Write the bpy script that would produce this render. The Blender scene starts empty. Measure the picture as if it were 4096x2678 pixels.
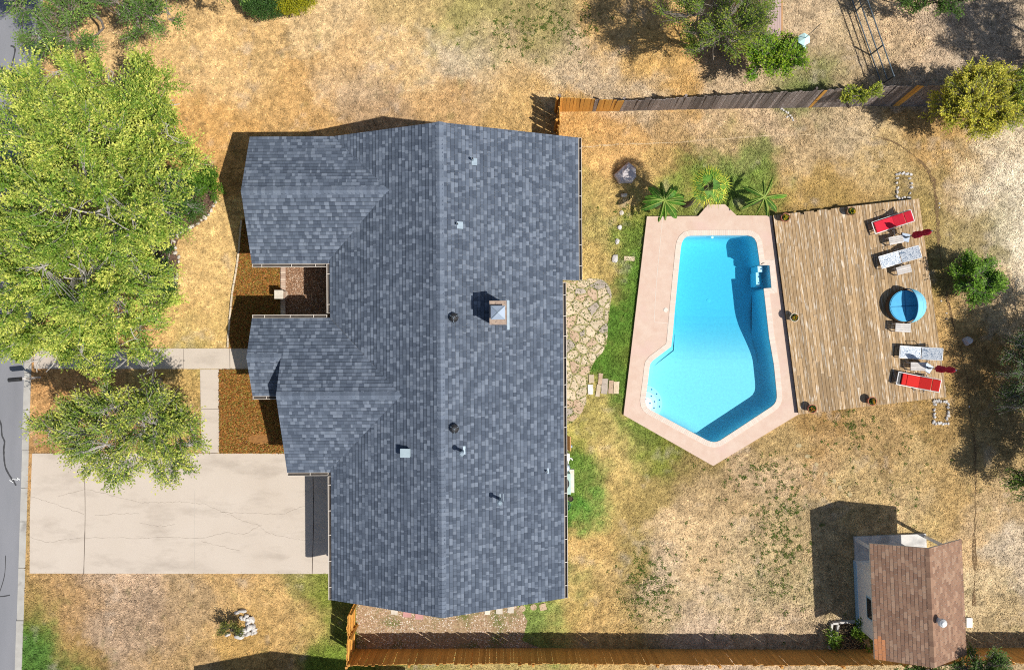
import bpy, bmesh, math, random
import numpy as np
from mathutils import Vector, Matrix, Euler
from mathutils.geometry import tessellate_polygon

random.seed(7)
rng = np.random.default_rng(7)
scene = bpy.context.scene
COL = scene.collection

# ------------------------------------------------------------------ camera, sky, sun, exposure
H = 33.5            # metres above the lawn, looking straight down
S = 95.0            # photograph pixels per metre at lawn level
F = S * H
cam = bpy.data.cameras.new("camera")
cam.sensor_fit = 'HORIZONTAL'
cam.sensor_width = 36.0
cam.lens = F / 4096.0 * 36.0
cam.clip_start = 0.1
cam.clip_end = 3000.0
camo = bpy.data.objects.new("camera", cam)
camo.location = (0, 0, H)
camo.rotation_euler = (0, 0, 0)
COL.objects.link(camo)
scene.camera = camo

SUNV = Vector((0.575, -0.315, 1.0)).normalized()
EL = math.asin(SUNV.z)
AZ = math.atan2(SUNV.x, SUNV.y)
world = bpy.data.worlds.new("World")
scene.world = world
world.use_nodes = True
wn = world.node_tree
wn.nodes.clear()
wout = wn.nodes.new("ShaderNodeOutputWorld")
wbg = wn.nodes.new("ShaderNodeBackground")
wsky = wn.nodes.new("ShaderNodeTexSky")
wsky.sky_type = 'NISHITA'
wsky.sun_disc = False
wsky.sun_elevation = EL
wsky.sun_rotation = AZ
wbg.inputs[1].default_value = 0.085
wn.links.new(wsky.outputs[0], wbg.inputs[0])
wn.links.new(wbg.outputs[0], wout.inputs[0])

sun = bpy.data.lights.new("sun", 'SUN')
sun.energy = 4.6
sun.angle = math.radians(0.5)
sun.color = (1.0, 0.955, 0.89)
suno = bpy.data.objects.new("sun", sun)
suno.rotation_euler = SUNV.to_track_quat('Z', 'Y').to_euler()
suno.location = (30, -16, 50)
COL.objects.link(suno)

scene.view_settings.view_transform = 'Standard'
scene.view_settings.look = 'None'
scene.view_settings.exposure = 0.22
scene.view_settings.gamma = 1.0
scene.view_settings.use_curve_mapping = False
scene.render.engine = 'CYCLES'
scene.cycles.max_bounces = 8
scene.cycles.diffuse_bounces = 6
scene.cycles.glossy_bounces = 2
scene.cycles.transmission_bounces = 4
scene.cycles.transparent_max_bounces = 12
scene.cycles.volume_bounces = 0
scene.cycles.use_denoising = False
scene.cycles.pixel_filter_type = 'BLACKMAN_HARRIS'
scene.cycles.filter_width = 1.05

# ------------------------------------------------------------------ helpers
def P(px, py, z=0.0):
    """a point of the place seen at photograph pixel (px, py) when it stands z metres high"""
    k = (H - z) / F
    return Vector(((px - 2048.0) * k, (1339.0 - py) * k, z))

def XY(px, py, z=0.0):
    p = P(px, py, z)
    return (p.x, p.y)

def lin(c):
    return tuple((x / 255.0 / 12.92) if x / 255.0 <= 0.04045 else ((x / 255.0 + 0.055) / 1.055) ** 2.4 for x in c)

GAIN = 1.50         # what a unit-albedo sunlit level surface reads in this light
def alb(c, g=GAIN):
    """surface colour from the look of a sunlit level patch"""
    return tuple(min(0.92, x / g) for x in lin(c))

def tag(o, label=None, cat=None, group=None, kind=None):
    if label: o["label"] = label
    if cat: o["category"] = cat
    if group: o["group"] = group
    if kind: o["kind"] = kind
    return o

def empty(name, loc=(0, 0, 0), rz=0.0, label=None, cat=None, group=None):
    o = bpy.data.objects.new(name, None)
    o.location = loc
    o.rotation_euler = (0, 0, rz)
    o.empty_display_size = 0.2
    COL.objects.link(o)
    return tag(o, label, cat, group)

def link(name, me, parent=None, loc=(0, 0, 0), rot=(0, 0, 0)):
    o = bpy.data.objects.new(name, me)
    o.location = loc
    o.rotation_euler = rot
    COL.objects.link(o)
    if parent is not None:
        o.parent = parent
    return o

class MB:
    def __init__(self):
        self.v = []; self.f = []; self.c = []; self.cur = None; self.sm = []; self.smooth = False
    def add(self, verts, faces):
        b = len(self.v)
        self.v += [tuple(p) for p in verts]
        for f in faces:
            self.f.append(tuple(i + b for i in f)); self.c.append(self.cur); self.sm.append(self.smooth)
        return self
    def box(self, c, s, rz=0.0, rot=None):
        hx, hy, hz = s[0] / 2, s[1] / 2, s[2] / 2
        m = rot if rot is not None else Matrix.Rotation(rz, 3, 'Z')
        c = Vector(c)
        vs = [c + m @ Vector((x, y, z)) for z in (-hz, hz) for x, y in ((-hx, -hy), (hx, -hy), (hx, hy), (-hx, hy))]
        return self.add(vs, [(3, 2, 1, 0), (4, 5, 6, 7), (0, 1, 5, 4), (1, 2, 6, 5), (2, 3, 7, 6), (3, 0, 4, 7)])
    def rbox(self, c, s, r=0.02, rz=0.0, rot=None):
        """box with chamfered edges"""
        hx, hy, hz = s[0] / 2, s[1] / 2, s[2] / 2
        r = min(r, hx * .9, hy * .9, hz * .9)
        m = rot if rot is not None else Matrix.Rotation(rz, 3, 'Z')
        c = Vector(c)
        bm = bmesh.new()
        bmesh.ops.create_cube(bm, size=1.0)
        for v in bm.verts: v.co = Vector((v.co.x * 2 * hx, v.co.y * 2 * hy, v.co.z * 2 * hz))
        bmesh.ops.bevel(bm, geom=list(bm.edges), offset=r, segments=2, profile=.5, affect='EDGES')
        bm.verts.index_update()
        vs = [c + m @ v.co for v in bm.verts]
        fs = [tuple(v.index for v in f.verts) for f in bm.faces]
        bm.free()
        return self.add(vs, fs)
    def tube(self, pts, rad, n=8, cap=True):
        pts = [Vector(p) for p in pts]
        if not hasattr(rad, '__len__'): rad = [rad] * len(pts)
        vs = []; up = None
        for i, p in enumerate(pts):
            d = (pts[min(i + 1, len(pts) - 1)] - pts[max(i - 1, 0)])
            if d.length < 1e-6: d = Vector((0, 0, 1))
            d.normalize()
            if up is None:
                up = Vector((1, 0, 0)) if abs(d.x) < .8 else Vector((0, 1, 0))
            a = d.cross(up); a.normalize(); b = d.cross(a); up = -b if False else up
            for k in range(n):
                t = 2 * math.pi * k / n
                vs.append(p + (a * math.cos(t) + b * math.sin(t)) * rad[i])
        fs = []
        for i in range(len(pts) - 1):
            for k in range(n):
                k2 = (k + 1) % n
                fs.append((i * n + k, i * n + k2, (i + 1) * n + k2, (i + 1) * n + k))
        if cap:
            fs.append(tuple(range(n - 1, -1, -1)))
            fs.append(tuple((len(pts) - 1) * n + k for k in range(n)))
        return self.add(vs, fs)
    def lathe(self, prof, n=20, c=(0, 0, 0), cap=True):
        vs = []; fs = []
        for r, z in prof:
            for k in range(n):
                t = 2 * math.pi * k / n
                vs.append((c[0] + r * math.cos(t), c[1] + r * math.sin(t), c[2] + z))
        for i in range(len(prof) - 1):
            for k in range(n):
                k2 = (k + 1) % n
                fs.append((i * n + k, i * n + k2, (i + 1) * n + k2, (i + 1) * n + k))
        if cap:
            fs.append(tuple(range(n - 1, -1, -1)))
            fs.append(tuple((len(prof) - 1) * n + k for k in range(n)))
        return self.add(vs, fs)
    def prism(self, poly, z0, z1, ztop=None):
        """poly: CCW list of (x,y); z0/z1 numbers or functions"""
        n = len(poly)
        f0 = z0 if callable(z0) else (lambda x, y: z0)
        f1 = z1 if callable(z1) else (lambda x, y: z1)
        vs = [(x, y, f0(x, y)) for x, y in poly] + [(x, y, f1(x, y)) for x, y in poly]
        tris = tessellate_polygon([[Vector((x, y, 0)) for x, y in poly]])
        fs = []
        for t in tris:
            a, b, c_ = t
            ar = (poly[b][0] - poly[a][0]) * (poly[c_][1] - poly[a][1]) - (poly[b][1] - poly[a][1]) * (poly[c_][0] - poly[a][0])
            if ar < 0: a, c_ = c_, a
            fs.append((a + n, b + n, c_ + n)); fs.append((c_, b, a))
        for i in range(n):
            j = (i + 1) % n
            fs.append((i, j, j + n, i + n))
        return self.add(vs, fs)
    def mesh(self, name, mat=None):
        me = bpy.data.meshes.new(name)
        me.from_pydata(self.v, [], self.f)
        if mat is not None: me.materials.append(mat)
        if any(self.sm):
            me.polygons.foreach_set("use_smooth", self.sm)
        if any(c is not None for c in self.c):
            at = me.color_attributes.new("Col", 'FLOAT_COLOR', 'CORNER')
            out = []
            for f, c in zip(self.f, self.c):
                c = c or (1, 1, 1)
                out += [c[0], c[1], c[2], 1.0] * len(f)
            at.data.foreach_set("color", out)
        me.update()
        return me
    def build(self, name, mat=None, parent=None, loc=(0, 0, 0), rot=(0, 0, 0)):
        return link(name, self.mesh(name, mat), parent, loc, rot)

def ccw(poly):
    a = sum(poly[i][0] * poly[(i + 1) % len(poly)][1] - poly[(i + 1) % len(poly)][0] * poly[i][1] for i in range(len(poly)))
    return list(poly) if a > 0 else list(reversed(poly))

def np_mesh(name, V, T, mat, colors=None, parent=None):
    """V (n,3) float, T (m,k) int, colors (m,3) per face"""
    me = bpy.data.meshes.new(name)
    n, (m, k) = len(V), T.shape
    me.vertices.add(n); me.vertices.foreach_set("co", np.ascontiguousarray(V, np.float32).ravel())
    me.loops.add(m * k); me.loops.foreach_set("vertex_index", np.ascontiguousarray(T, np.int32).ravel())
    me.polygons.add(m)
    me.polygons.foreach_set("loop_start", np.arange(0, m * k, k, dtype=np.int32))
    me.polygons.foreach_set("loop_total", np.full(m, k, dtype=np.int32))
    if mat is not None: me.materials.append(mat)
    me.update(calc_edges=True)
    if colors is not None:
        at = me.color_attributes.new("Col", 'FLOAT_COLOR', 'CORNER')
        c4 = np.ones((m, k, 4), np.float32); c4[:, :, :3] = colors[:, None, :]
        at.data.foreach_set("color", c4.ravel())
    o = bpy.data.objects.new(name, me); COL.objects.link(o)
    if parent is not None: o.parent = parent
    return o

def inpoly(X, Y, poly):
    X = np.asarray(X, float); Y = np.asarray(Y, float)
    r = np.zeros(X.shape, bool)
    n = len(poly)
    for i in range(n):
        x0, y0 = poly[i]; x1, y1 = poly[(i + 1) % n]
        if y0 == y1: continue
        c = ((y0 > Y) != (y1 > Y)) & (X < (x1 - x0) * (Y - y0) / (y1 - y0) + x0)
        r ^= c
    return r

def clip_convex(sub, clip):
    """Sutherland-Hodgman, clip CCW convex"""
    out = sub
    n = len(clip)
    for i in range(n):
        a = clip[i]; b = clip[(i + 1) % n]
        ex, ey = b[0] - a[0], b[1] - a[1]
        inp = out; out = []
        if not inp: return []
        for j in range(len(inp)):
            p = inp[j]; q = inp[(j + 1) % len(inp)]
            dp = ex * (p[1] - a[1]) - ey * (p[0] - a[0])
            dq = ex * (q[1] - a[1]) - ey * (q[0] - a[0])
            if dp >= 0: out.append(p)
            if (dp >= 0) != (dq >= 0):
                t = dp / (dp - dq)
                out.append((p[0] + (q[0] - p[0]) * t, p[1] + (q[1] - p[1]) * t))
    res = []
    for p in out:
        if not res or abs(p[0] - res[-1][0]) + abs(p[1] - res[-1][1]) > 1e-4: res.append(p)
    if len(res) > 1 and abs(res[0][0] - res[-1][0]) + abs(res[0][1] - res[-1][1]) < 1e-4: res.pop()
    return res if len(res) >= 3 else []

_perm = rng.random((256, 256))
def vnoise(X, Y, s, seed=0):
    """smooth value noise, feature size s metres"""
    x = X / s + seed * 17.3; y = Y / s + seed * 9.7
    xi = np.floor(x).astype(int); yi = np.floor(y).astype(int)
    fx = x - xi; fy = y - yi
    fx = fx * fx * (3 - 2 * fx); fy = fy * fy * (3 - 2 * fy)
    g = lambda a, b: _perm[a % 256, b % 256]
    return (g(xi, yi) * (1 - fx) * (1 - fy) + g(xi + 1, yi) * fx * (1 - fy) + g(xi, yi + 1) * (1 - fx) * fy + g(xi + 1, yi + 1) * fx * fy) * 2 - 1

# ------------------------------------------------------------------ materials
def nodes_of(name):
    m = bpy.data.materials.new(name); m.use_nodes = True
    nt = m.node_tree; nt.nodes.clear()
    out = nt.nodes.new("ShaderNodeOutputMaterial")
    bs = nt.nodes.new("ShaderNodeBsdfPrincipled")
    nt.links.new(bs.outputs[0], out.inputs[0])
    return m, nt, bs, out

def mixc(nt, a, b, fac, blend='MIX'):
    n = nt.nodes.new("ShaderNodeMix"); n.data_type = 'RGBA'; n.blend_type = blend
    for sock, v in ((n.inputs[0], fac), (n.inputs[6], a), (n.inputs[7], b)):
        if hasattr(v, 'is_output') or isinstance(v, bpy.types.NodeSocket): nt.links.new(v, sock)
        elif isinstance(v, (int, float)): sock.default_value = v
        else: sock.default_value = (*v[:3], 1)
    return n.outputs[2]

def ramp(nt, src, stops):
    r = nt.nodes.new("ShaderNodeValToRGB")
    el = r.color_ramp.elements
    while len(el) < len(stops): el.new(0.5)
    for e, (p, c) in zip(el, stops):
        e.position = p; e.color = (*c[:3], 1) if hasattr(c, '__len__') else (c, c, c, 1)
    nt.links.new(src, r.inputs[0])
    return r.outputs[0]

def noise(nt, vec, scale, detail=4, rough=.55, dist=0.0):
    n = nt.nodes.new("ShaderNodeTexNoise")
    n.inputs["Scale"].default_value = scale; n.inputs["Detail"].default_value = detail
    n.inputs["Roughness"].default_value = rough; n.inputs["Distortion"].default_value = dist
    if vec is not None: nt.links.new(vec, n.inputs["Vector"])
    return n.outputs[0]

def mapping(nt, vec, sc=(1, 1, 1), rot=(0, 0, 0)):
    m = nt.nodes.new("ShaderNodeMapping"); m.inputs["Scale"].default_value = sc; m.inputs["Rotation"].default_value = rot
    nt.links.new(vec, m.inputs["Vector"]); return m.outputs[0]

def bumpn(nt, bs, h, strength=.3, dist=.02):
    b = nt.nodes.new("ShaderNodeBump"); b.inputs["Strength"].default_value = strength; b.inputs["Distance"].default_value = dist
    nt.links.new(h, b.inputs["Height"]); nt.links.new(b.outputs[0], bs.inputs["Normal"])

def mat(name, c1, c2=None, scale=6.0, rough=.85, bump=.25, bscale=30.0, stretch=(1, 1, 1), objvar=0.0, metal=0.0, spec=.3, world=False, detail=5, c3=None, s3=1.0, t3=(.55, .7)):
    m, nt, bs, out = nodes_of(name)
    if world:
        g = nt.nodes.new("ShaderNodeNewGeometry"); vec = g.outputs["Position"]
    else:
        t = nt.nodes.new("ShaderNodeTexCoord"); vec = t.outputs["Object"]
    oi = nt.nodes.new("ShaderNodeObjectInfo")
    if objvar and not world:
        ad = nt.nodes.new("ShaderNodeVectorMath"); ad.operation = 'ADD'
        sc = nt.nodes.new("ShaderNodeVectorMath"); sc.operation = 'SCALE'; sc.inputs[0].default_value = (37, 53, 71)
        nt.links.new(oi.outputs["Random"], sc.inputs["Scale"])
        nt.links.new(vec, ad.inputs[0]); nt.links.new(sc.outputs[0], ad.inputs[1]); vec = ad.outputs[0]
    vec = mapping(nt, vec, stretch)
    c2 = c2 or tuple(x * .75 for x in c1)
    col = ramp(nt, noise(nt, vec, scale, detail), [(.3, c1), (.7, c2)])
    if c3 is not None:
        col = mixc(nt, col, c3, ramp(nt, noise(nt, vec, s3, 4), [(t3[0], 0.0), (t3[1], 1.0)]))
    if objvar:
        mr = nt.nodes.new("ShaderNodeMapRange"); mr.inputs[3].default_value = 1 - objvar; mr.inputs[4].default_value = 1 + objvar
        nt.links.new(oi.outputs["Random"], mr.inputs[0])
        col = mixc(nt, col, mr.outputs[0], 1.0, 'MULTIPLY')
    nt.links.new(col, bs.inputs["Base Color"])
    bs.inputs["Roughness"].default_value = rough; bs.inputs["Metallic"].default_value = metal
    bs.inputs["Specular IOR Level"].default_value = spec
    if bump: bumpn(nt, bs, noise(nt, vec, bscale, 4), bump, .02)
    return m

def attr_mat(name, rough=.8, nscale=0.0, nvar=.2, bump=0.0, bscale=60, trans=0.0, spec=.25, world=True):
    """colour from the mesh's own colour attribute (each leaf, blade, shingle has its colour)"""
    m, nt, bs, out = nodes_of(name)
    a = nt.nodes.new("ShaderNodeAttribute"); a.attribute_name = "Col"
    col = a.outputs["Color"]
    g = nt.nodes.new("ShaderNodeNewGeometry")
    if nscale:
        n = ramp(nt, noise(nt, g.outputs["Position"], nscale, 5, .65), [(.25, 1 - nvar), (.75, 1 + nvar)])
        col = mixc(nt, col, n, 1.0, 'MULTIPLY')
    nt.links.new(col, bs.inputs["Base Color"])
    bs.inputs["Roughness"].default_value = rough; bs.inputs["Specular IOR Level"].default_value = spec
    if bump: bumpn(nt, bs, noise(nt, g.outputs["Position"], bscale, 4), bump, .02)
    if trans:
        t = nt.nodes.new("ShaderNodeBsdfTranslucent"); nt.links.new(col, t.inputs[0])
        mx = nt.nodes.new("ShaderNodeMixShader"); mx.inputs[0].default_value = trans
        nt.links.new(bs.outputs[0], mx.inputs[1]); nt.links.new(t.outputs[0], mx.inputs[2]); nt.links.new(mx.outputs[0], out.inputs[0])
    return m

M = {}
M['leaf'] = attr_mat('leaf', rough=.55, trans=.34, spec=.3)
M['blade'] = attr_mat('blade', rough=.9, trans=.1, spec=.1)
M['shingle'] = attr_mat('shingle', rough=.93, nscale=90, nvar=.16, bump=.4, bscale=220, spec=.2)
M['chip'] = attr_mat('chip', rough=.95, spec=.15)
M['bark'] = mat('bark', (.20, .165, .13), (.33, .29, .25), scale=9, bump=.6, bscale=18)
M['bark_pale'] = mat('bark_pale', (.36, .33, .29), (.48, .45, .41), scale=9, bump=.5, bscale=18)
M['bark_dark'] = mat('bark_dark', (.07, .055, .045), (.12, .10, .08), scale=9, bump=.6, bscale=18)

def concrete(name, c1, c2, stain):
    m, nt, bs, out = nodes_of(name)
    g = nt.nodes.new("ShaderNodeNewGeometry"); vec = g.outputs["Position"]
    col = ramp(nt, noise(nt, vec, .5, 6, .6), [(.3, c1), (.7, c2)])
    col = mixc(nt, col, stain, ramp(nt, noise(nt, mapping(nt, vec, (.5, 1.3, 1)), .9, 7, .65), [(.50, 0.0), (.78, .8)]))
    col = mixc(nt, col, ramp(nt, noise(nt, vec, 45, 4, .7), [(.3, .90), (.7, 1.08)]), 1.0, 'MULTIPLY')
    nt.links.new(col, bs.inputs["Base Color"]); bs.inputs["Roughness"].default_value = .9; bs.inputs["Specular IOR Level"].default_value = .2
    bumpn(nt, bs, noise(nt, vec, 60, 4, .7), .25, .01)
    return m
M['concrete'] = concrete('concrete', alb((230, 216, 199)), alb((223, 208, 190)), alb((186, 172, 156)))
M['kerb'] = mat('kerb', alb((212, 208, 198)), alb((188, 183, 174)), scale=2, world=True, rough=.9, bscale=50, c3=alb((150, 145, 138)), s3=1.3, t3=(.6, .75))
M['asphalt'] = mat('asphalt', alb((164, 164, 168)), alb((148, 149, 153)), scale=.8, world=True, rough=.92, bump=.4, bscale=90, c3=alb((136, 136, 140)), s3=.35, t3=(.5, .75), stretch=(1, .25, 1))
M['tar'] = mat('tar', (.045, .045, .047), (.06, .06, .062), rough=.7)
M['white_paint'] = mat('white_paint', (.75, .76, .74), (.6, .6, .58), scale=20, rough=.8)
M['pool_deck'] = mat('pool_deck', alb((243, 217, 196)), alb((234, 202, 180)), scale=3.5, world=True, rough=.95, bump=.35, bscale=55, c3=alb((240, 206, 190)), s3=.6)
M['coping'] = attr_mat('coping', rough=.9, nscale=30, nvar=.07, bump=.2, bscale=90)
M['plaster'] = mat('plaster', (.93, .91, .89), (.84, .82, .80), scale=9, world=True, rough=.8, bump=.0)  # plaster mottle, also painting faint ripple light onto the pool floor
M['step_white'] = mat('step_white', (.90, .92, .93), (.88, .90, .92), scale=5, world=True, rough=.6, bump=.0)
M['tile_blue'] = mat('tile_blue', (.02, .10, .24), (.03, .14, .3), rough=.3, bump=0)
M['brick'] = mat('brick', (.36, .22, .16), (.45, .30, .22), scale=4, objvar=.18, bscale=40)
M['wall'] = mat('wall', (.52, .44, .36), (.46, .38, .31), scale=3, bscale=40)
M['trim'] = mat('trim', (.70, .66, .58), (.62, .58, .5), scale=3, bump=.1)
M['gutter'] = mat('gutter', (.60, .54, .47), (.52, .47, .40), scale=3, bump=.05, rough=.5)
M['gutter_dirt'] = mat('gutter_dirt', (.06, .05, .045), (.10, .085, .07), scale=9)
M['glass_dark'] = mat('glass_dark', (.02, .025, .03), (.03, .035, .04), rough=.08, bump=0, spec=.6)
M['metal'] = mat('metal', (.30, .37, .42), (.24, .30, .35), scale=6, rough=.5, metal=.3, bump=.05)
M['metal_dark'] = mat('metal_dark', (.03, .03, .032), (.05, .05, .052), rough=.5, metal=.3, bump=.05)
M['cap_metal'] = mat('cap_metal', (.36, .42, .50), (.30, .36, .44), scale=5, rough=.5, metal=.25, bump=.05)
M['chim'] = mat('chim', (.42, .32, .24), (.30, .22, .17), scale=7, bscale=30, c3=(.2, .15, .12), s3=9)
M['white'] = mat('white', (.80, .80, .78), (.72, .72, .7), scale=6, bump=.05, rough=.5)
M['deckwood'] = mat('deckwood', alb((210, 178, 134)), alb((178, 146, 106)), scale=5, stretch=(7, .8, 7), objvar=.26, rough=.85, bump=.5, bscale=22, c3=alb((236, 220, 196)), s3=2.6, t3=(.54, .66))
M['deckframe'] = mat('deckframe', (.12, .085, .055), (.09, .065, .04), scale=5)
M['cedar'] = mat('cedar', (.64, .33, .07), (.54, .26, .05), scale=5, stretch=(6, 6, .8), objvar=.16, bump=.4, bscale=14)
M['cedar_shade'] = mat('cedar_shaded', (.58, .30, .08), (.47, .23, .055), scale=5, stretch=(6, 6, .8), objvar=.16, bump=.4, bscale=14)  # cedar copy with the shade of its sunless face put into the colour
M['greywood'] = mat('greywood', (.22, .175, .15), (.135, .108, .097), scale=5, stretch=(6, 6, .8), objvar=.5, bump=.6, bscale=14, c3=(.50, .47, .45), s3=11, t3=(.57, .66))
M['tablewood'] = mat('tablewood', (.60, .57, .53), (.45, .42, .39), scale=6, stretch=(1, 9, 9), objvar=.12, bump=.5, bscale=20)
M['red'] = mat('red', (.62, .022, .045), (.54, .016, .035), scale=9, rough=.9, bump=.35, bscale=14)
M['red2'] = mat('red2', (.60, .022, .018), (.50, .018, .014), scale=40, rough=.9, bump=.35, bscale=30)
M['crimson'] = mat('crimson', (.46, .008, .04), (.36, .006, .03), scale=9, rough=.75, bump=.3, bscale=14)
M['blue'] = mat('blue', (.10, .42, .66), (.085, .37, .60), scale=6, rough=.9, bump=.3, bscale=30)  # canopy fabric again, darkened to hold the hood's shade on the mattress
M['blue_light'] = mat('blue_light', (.22, .58, .74), (.19, .52, .68), scale=6, rough=.9, bump=.4, bscale=18)
M['blue_seam'] = mat('blue_seam', (.02, .10, .22), (.02, .08, .18), rough=.9)
M['rattan'] = mat('rattan', (.10, .065, .04), (.06, .04, .028), scale=30, bump=.8, bscale=60)
M['terracotta'] = mat('terracotta', (.44, .17, .095), (.34, .12, .07), scale=8, objvar=.12)
M['potcream'] = mat('potcream', (.62, .54, .42), (.5, .42, .32), scale=8)
M['potbrown'] = mat('potbrown', (.30, .17, .09), (.2, .11, .06), scale=20, bump=.6)
M['soil'] = mat('soil', (.075, .05, .035), (.045, .032, .024), scale=14, bump=.9, bscale=30, world=True)
M['mulch'] = mat('mulch', alb((130, 104, 86)), alb((96, 74, 60)), scale=10, bump=.9, bscale=28, world=True)
M['bedsoil'] = mat('bedsoil', alb((188, 134, 74)), alb((144, 100, 54)), scale=8, bump=.8, bscale=28, world=True)
M['chipsoil'] = mat('chipsoil', alb((190, 152, 120)), alb((140, 104, 78)), scale=16, bump=.8, bscale=40, world=True)
M['gravelsoil'] = mat('gravelsoil', alb((205, 178, 140)), alb((160, 132, 98)), scale=9, bump=.8, bscale=30, world=True, c3=alb((120, 125, 66)), s3=.9, t3=(.5, .64))
M['joint'] = mat('joint', alb((166, 166, 104)), alb((206, 190, 140)), scale=7, bump=.9, bscale=40, world=True)
M['limestone'] = mat('limestone', (.66, .60, .50), (.50, .45, .37), scale=7, objvar=.14, bump=.6, bscale=16)
M['whiterock'] = mat('whiterock', (.74, .71, .66), (.48, .45, .42), scale=7, objvar=.12, bump=.9, bscale=14)
M['greyrock'] = mat('greyrock', (.58, .53, .52), (.44, .40, .40), scale=5, objvar=.12, bump=.9, bscale=12)
M['flag'] = mat('flag', alb((240, 222, 190)), alb((220, 196, 162)), scale=5, objvar=.12, bump=.7, bscale=9, rough=.95)
M['flag_pink'] = mat('flag_pink', alb((232, 204, 174)), alb((206, 174, 144)), scale=5, objvar=.12, bump=.7, bscale=9, rough=.95)
M['flag_grey'] = mat('flag_grey', alb((218, 202, 184)), alb((186, 172, 158)), scale=5, objvar=.12, bump=.7, bscale=9, rough=.95)
M['paver_pink'] = mat('paver_pink', (.50, .27, .25), (.42, .22, .2), scale=9)
M['shedwall'] = mat('shedwall', (.86, .85, .80), (.80, .79, .74), scale=4, stretch=(1, 1, 1), bump=.1)
M['shedblue'] = mat('shedblue', (.42, .62, .74), (.36, .55, .68), scale=4, bump=.1)
M['porch'] = mat('porch', (.62, .60, .56), (.5, .48, .45), scale=2.5, c3=(.36, .35, .33), s3=1.2, bscale=40)
M['rustroof'] = mat('rustroof', (.30, .20, .165), (.25, .16, .13), scale=3, stretch=(5, .6, 1), bump=.2)
M['rustroof2'] = mat('rustroof2', (.42, .31, .28), (.36, .26, .235), scale=3, stretch=(5, .6, 1), bump=.2)
M['plank_orange'] = mat('plank_orange', (.52, .29, .12), (.42, .22, .09), scale=5)
M['pipe'] = mat('pipe', (.13, .17, .20), (.10, .13, .15), rough=.5, metal=.2, bump=.1)
M['mint'] = mat('mint', (.55, .76, .72), (.48, .70, .66), scale=8, bump=.1, rough=.5)
M['acgreen'] = mat('acgreen', (.36, .50, .46), (.32, .46, .42), scale=6, bump=.1, rough=.5)
M['black'] = mat('black', (.018, .018, .02), (.03, .03, .03), rough=.6, bump=.1)
M['pvc'] = mat('pvc', (.78, .77, .73), (.66, .65, .6), scale=8, rough=.5, bump=.05)
M['hose'] = mat('hose', (.05, .16, .08), (.04, .12, .06), rough=.5)
M['pattern'] = None
m, nt, bs, out = nodes_of('paisley_sling')
t = nt.nodes.new("ShaderNodeTexCoord")
n1 = noise(nt, t.outputs["Object"], 5.0, 1.0, .5, 1.2)
mm = nt.nodes.new("ShaderNodeMath"); mm.operation = 'MULTIPLY'; mm.inputs[1].default_value = 7.0; nt.links.new(n1, mm.inputs[0])
fr = nt.nodes.new("ShaderNodeMath"); fr.operation = 'FRACT'; nt.links.new(mm.outputs[0], fr.inputs[0])
lines = ramp(nt, fr.outputs[0], [(.0, (.10, .16, .25)), (.22, (.16, .22, .30)), (.34, (.56, .60, .63)), (.8, (.64, .67, .69))])
nt.links.new(lines, bs.inputs["Base Color"]); bs.inputs["Roughness"].default_value = .85
M['pattern'] = m
# water: clear, absorbs red, small ripples; light goes straight through
m, nt, bs, out = nodes_of('pool_water')
nt.nodes.remove(bs)
tr = nt.nodes.new("ShaderNodeBsdfTransparent"); gl = nt.nodes.new("ShaderNodeBsdfGlossy"); gl.inputs["Roughness"].default_value = .04
fz = nt.nodes.new("ShaderNodeFresnel"); fz.inputs[0].default_value = 1.33
g = nt.nodes.new("ShaderNodeNewGeometry")
b = nt.nodes.new("ShaderNodeBump"); b.inputs["Strength"].default_value = .25; b.inputs["Distance"].default_value = .02
nt.links.new(noise(nt, g.outputs["Position"], 5, 4, .6, .6), b.inputs["Height"]); nt.links.new(b.outputs[0], gl.inputs["Normal"])
mx = nt.nodes.new("ShaderNodeMixShader"); nt.links.new(fz.outputs[0], mx.inputs[0]); nt.links.new(tr.outputs[0], mx.inputs[1]); nt.links.new(gl.outputs[0], mx.inputs[2])
nt.links.new(mx.outputs[0], out.inputs[0])
va = nt.nodes.new("ShaderNodeVolumeAbsorption"); va.inputs[0].default_value = (.056, .767, .90, 1); va.inputs[1].default_value = .9
nt.links.new(va.outputs[0], out.inputs["Volume"])
M['water'] = m

# ------------------------------------------------------------------ plan of the place (world metres, from photograph pixels)
def poly_px(pts, z=0.0):
    return ccw([XY(x, y, z) for x, y in pts])

def kerb_x(py):                       # inner (lawn side) edge of the kerb
    return 172 - .0315 * py
DECK_Z = 0.14                         # pool surround above the lawn
WOOD_Z = 0.34
pool_slab = poly_px([(2588, 865), (2793, 864), (2833, 817), (2900, 817), (2946, 861.5), (3087, 862.5), (3124.5, 1147), (3175, 1524.5), (3194, 1656), (2853, 1862), (2494.5, 1659)], DECK_Z)
def z8(x, y): return XY(2450 + x / 1.4825, 850 + y / 1.4825, DECK_Z - .05)
pool_line_px = [(398, 230), (401, 205), (406, 180), (417, 158), (434, 142), (460, 134), (620, 132), (795, 132), (822, 138), (842, 152), (856, 178), (862, 215), (874, 300),
                (900, 470), (930, 740), (958, 900), (974, 1060), (975, 1095), (970, 1118), (958, 1138), (940, 1153), (790, 1252), (640, 1350), (622, 1358), (600, 1362), (578, 1358), (556, 1350),
                (380, 1256), (218, 1168), (203, 1155), (194, 1138), (190, 1112), (205, 1000), (215, 915), (220, 893), (236, 873), (343, 792), (352, 720), (366, 560), (384, 370)]
pool_line = ccw([z8(x, y) for x, y in pool_line_px])
niche = ccw([z8(x, y) for x, y in [(868, 312), (932, 310), (944, 449), (885, 452)]])
wood_deck = ccw([XY(3091, 861, WOOD_Z), XY(3675.6, 794, WOOD_Z), XY(3786.8, 1587, WOOD_Z), XY(3193, 1657, WOOD_Z)])
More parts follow.
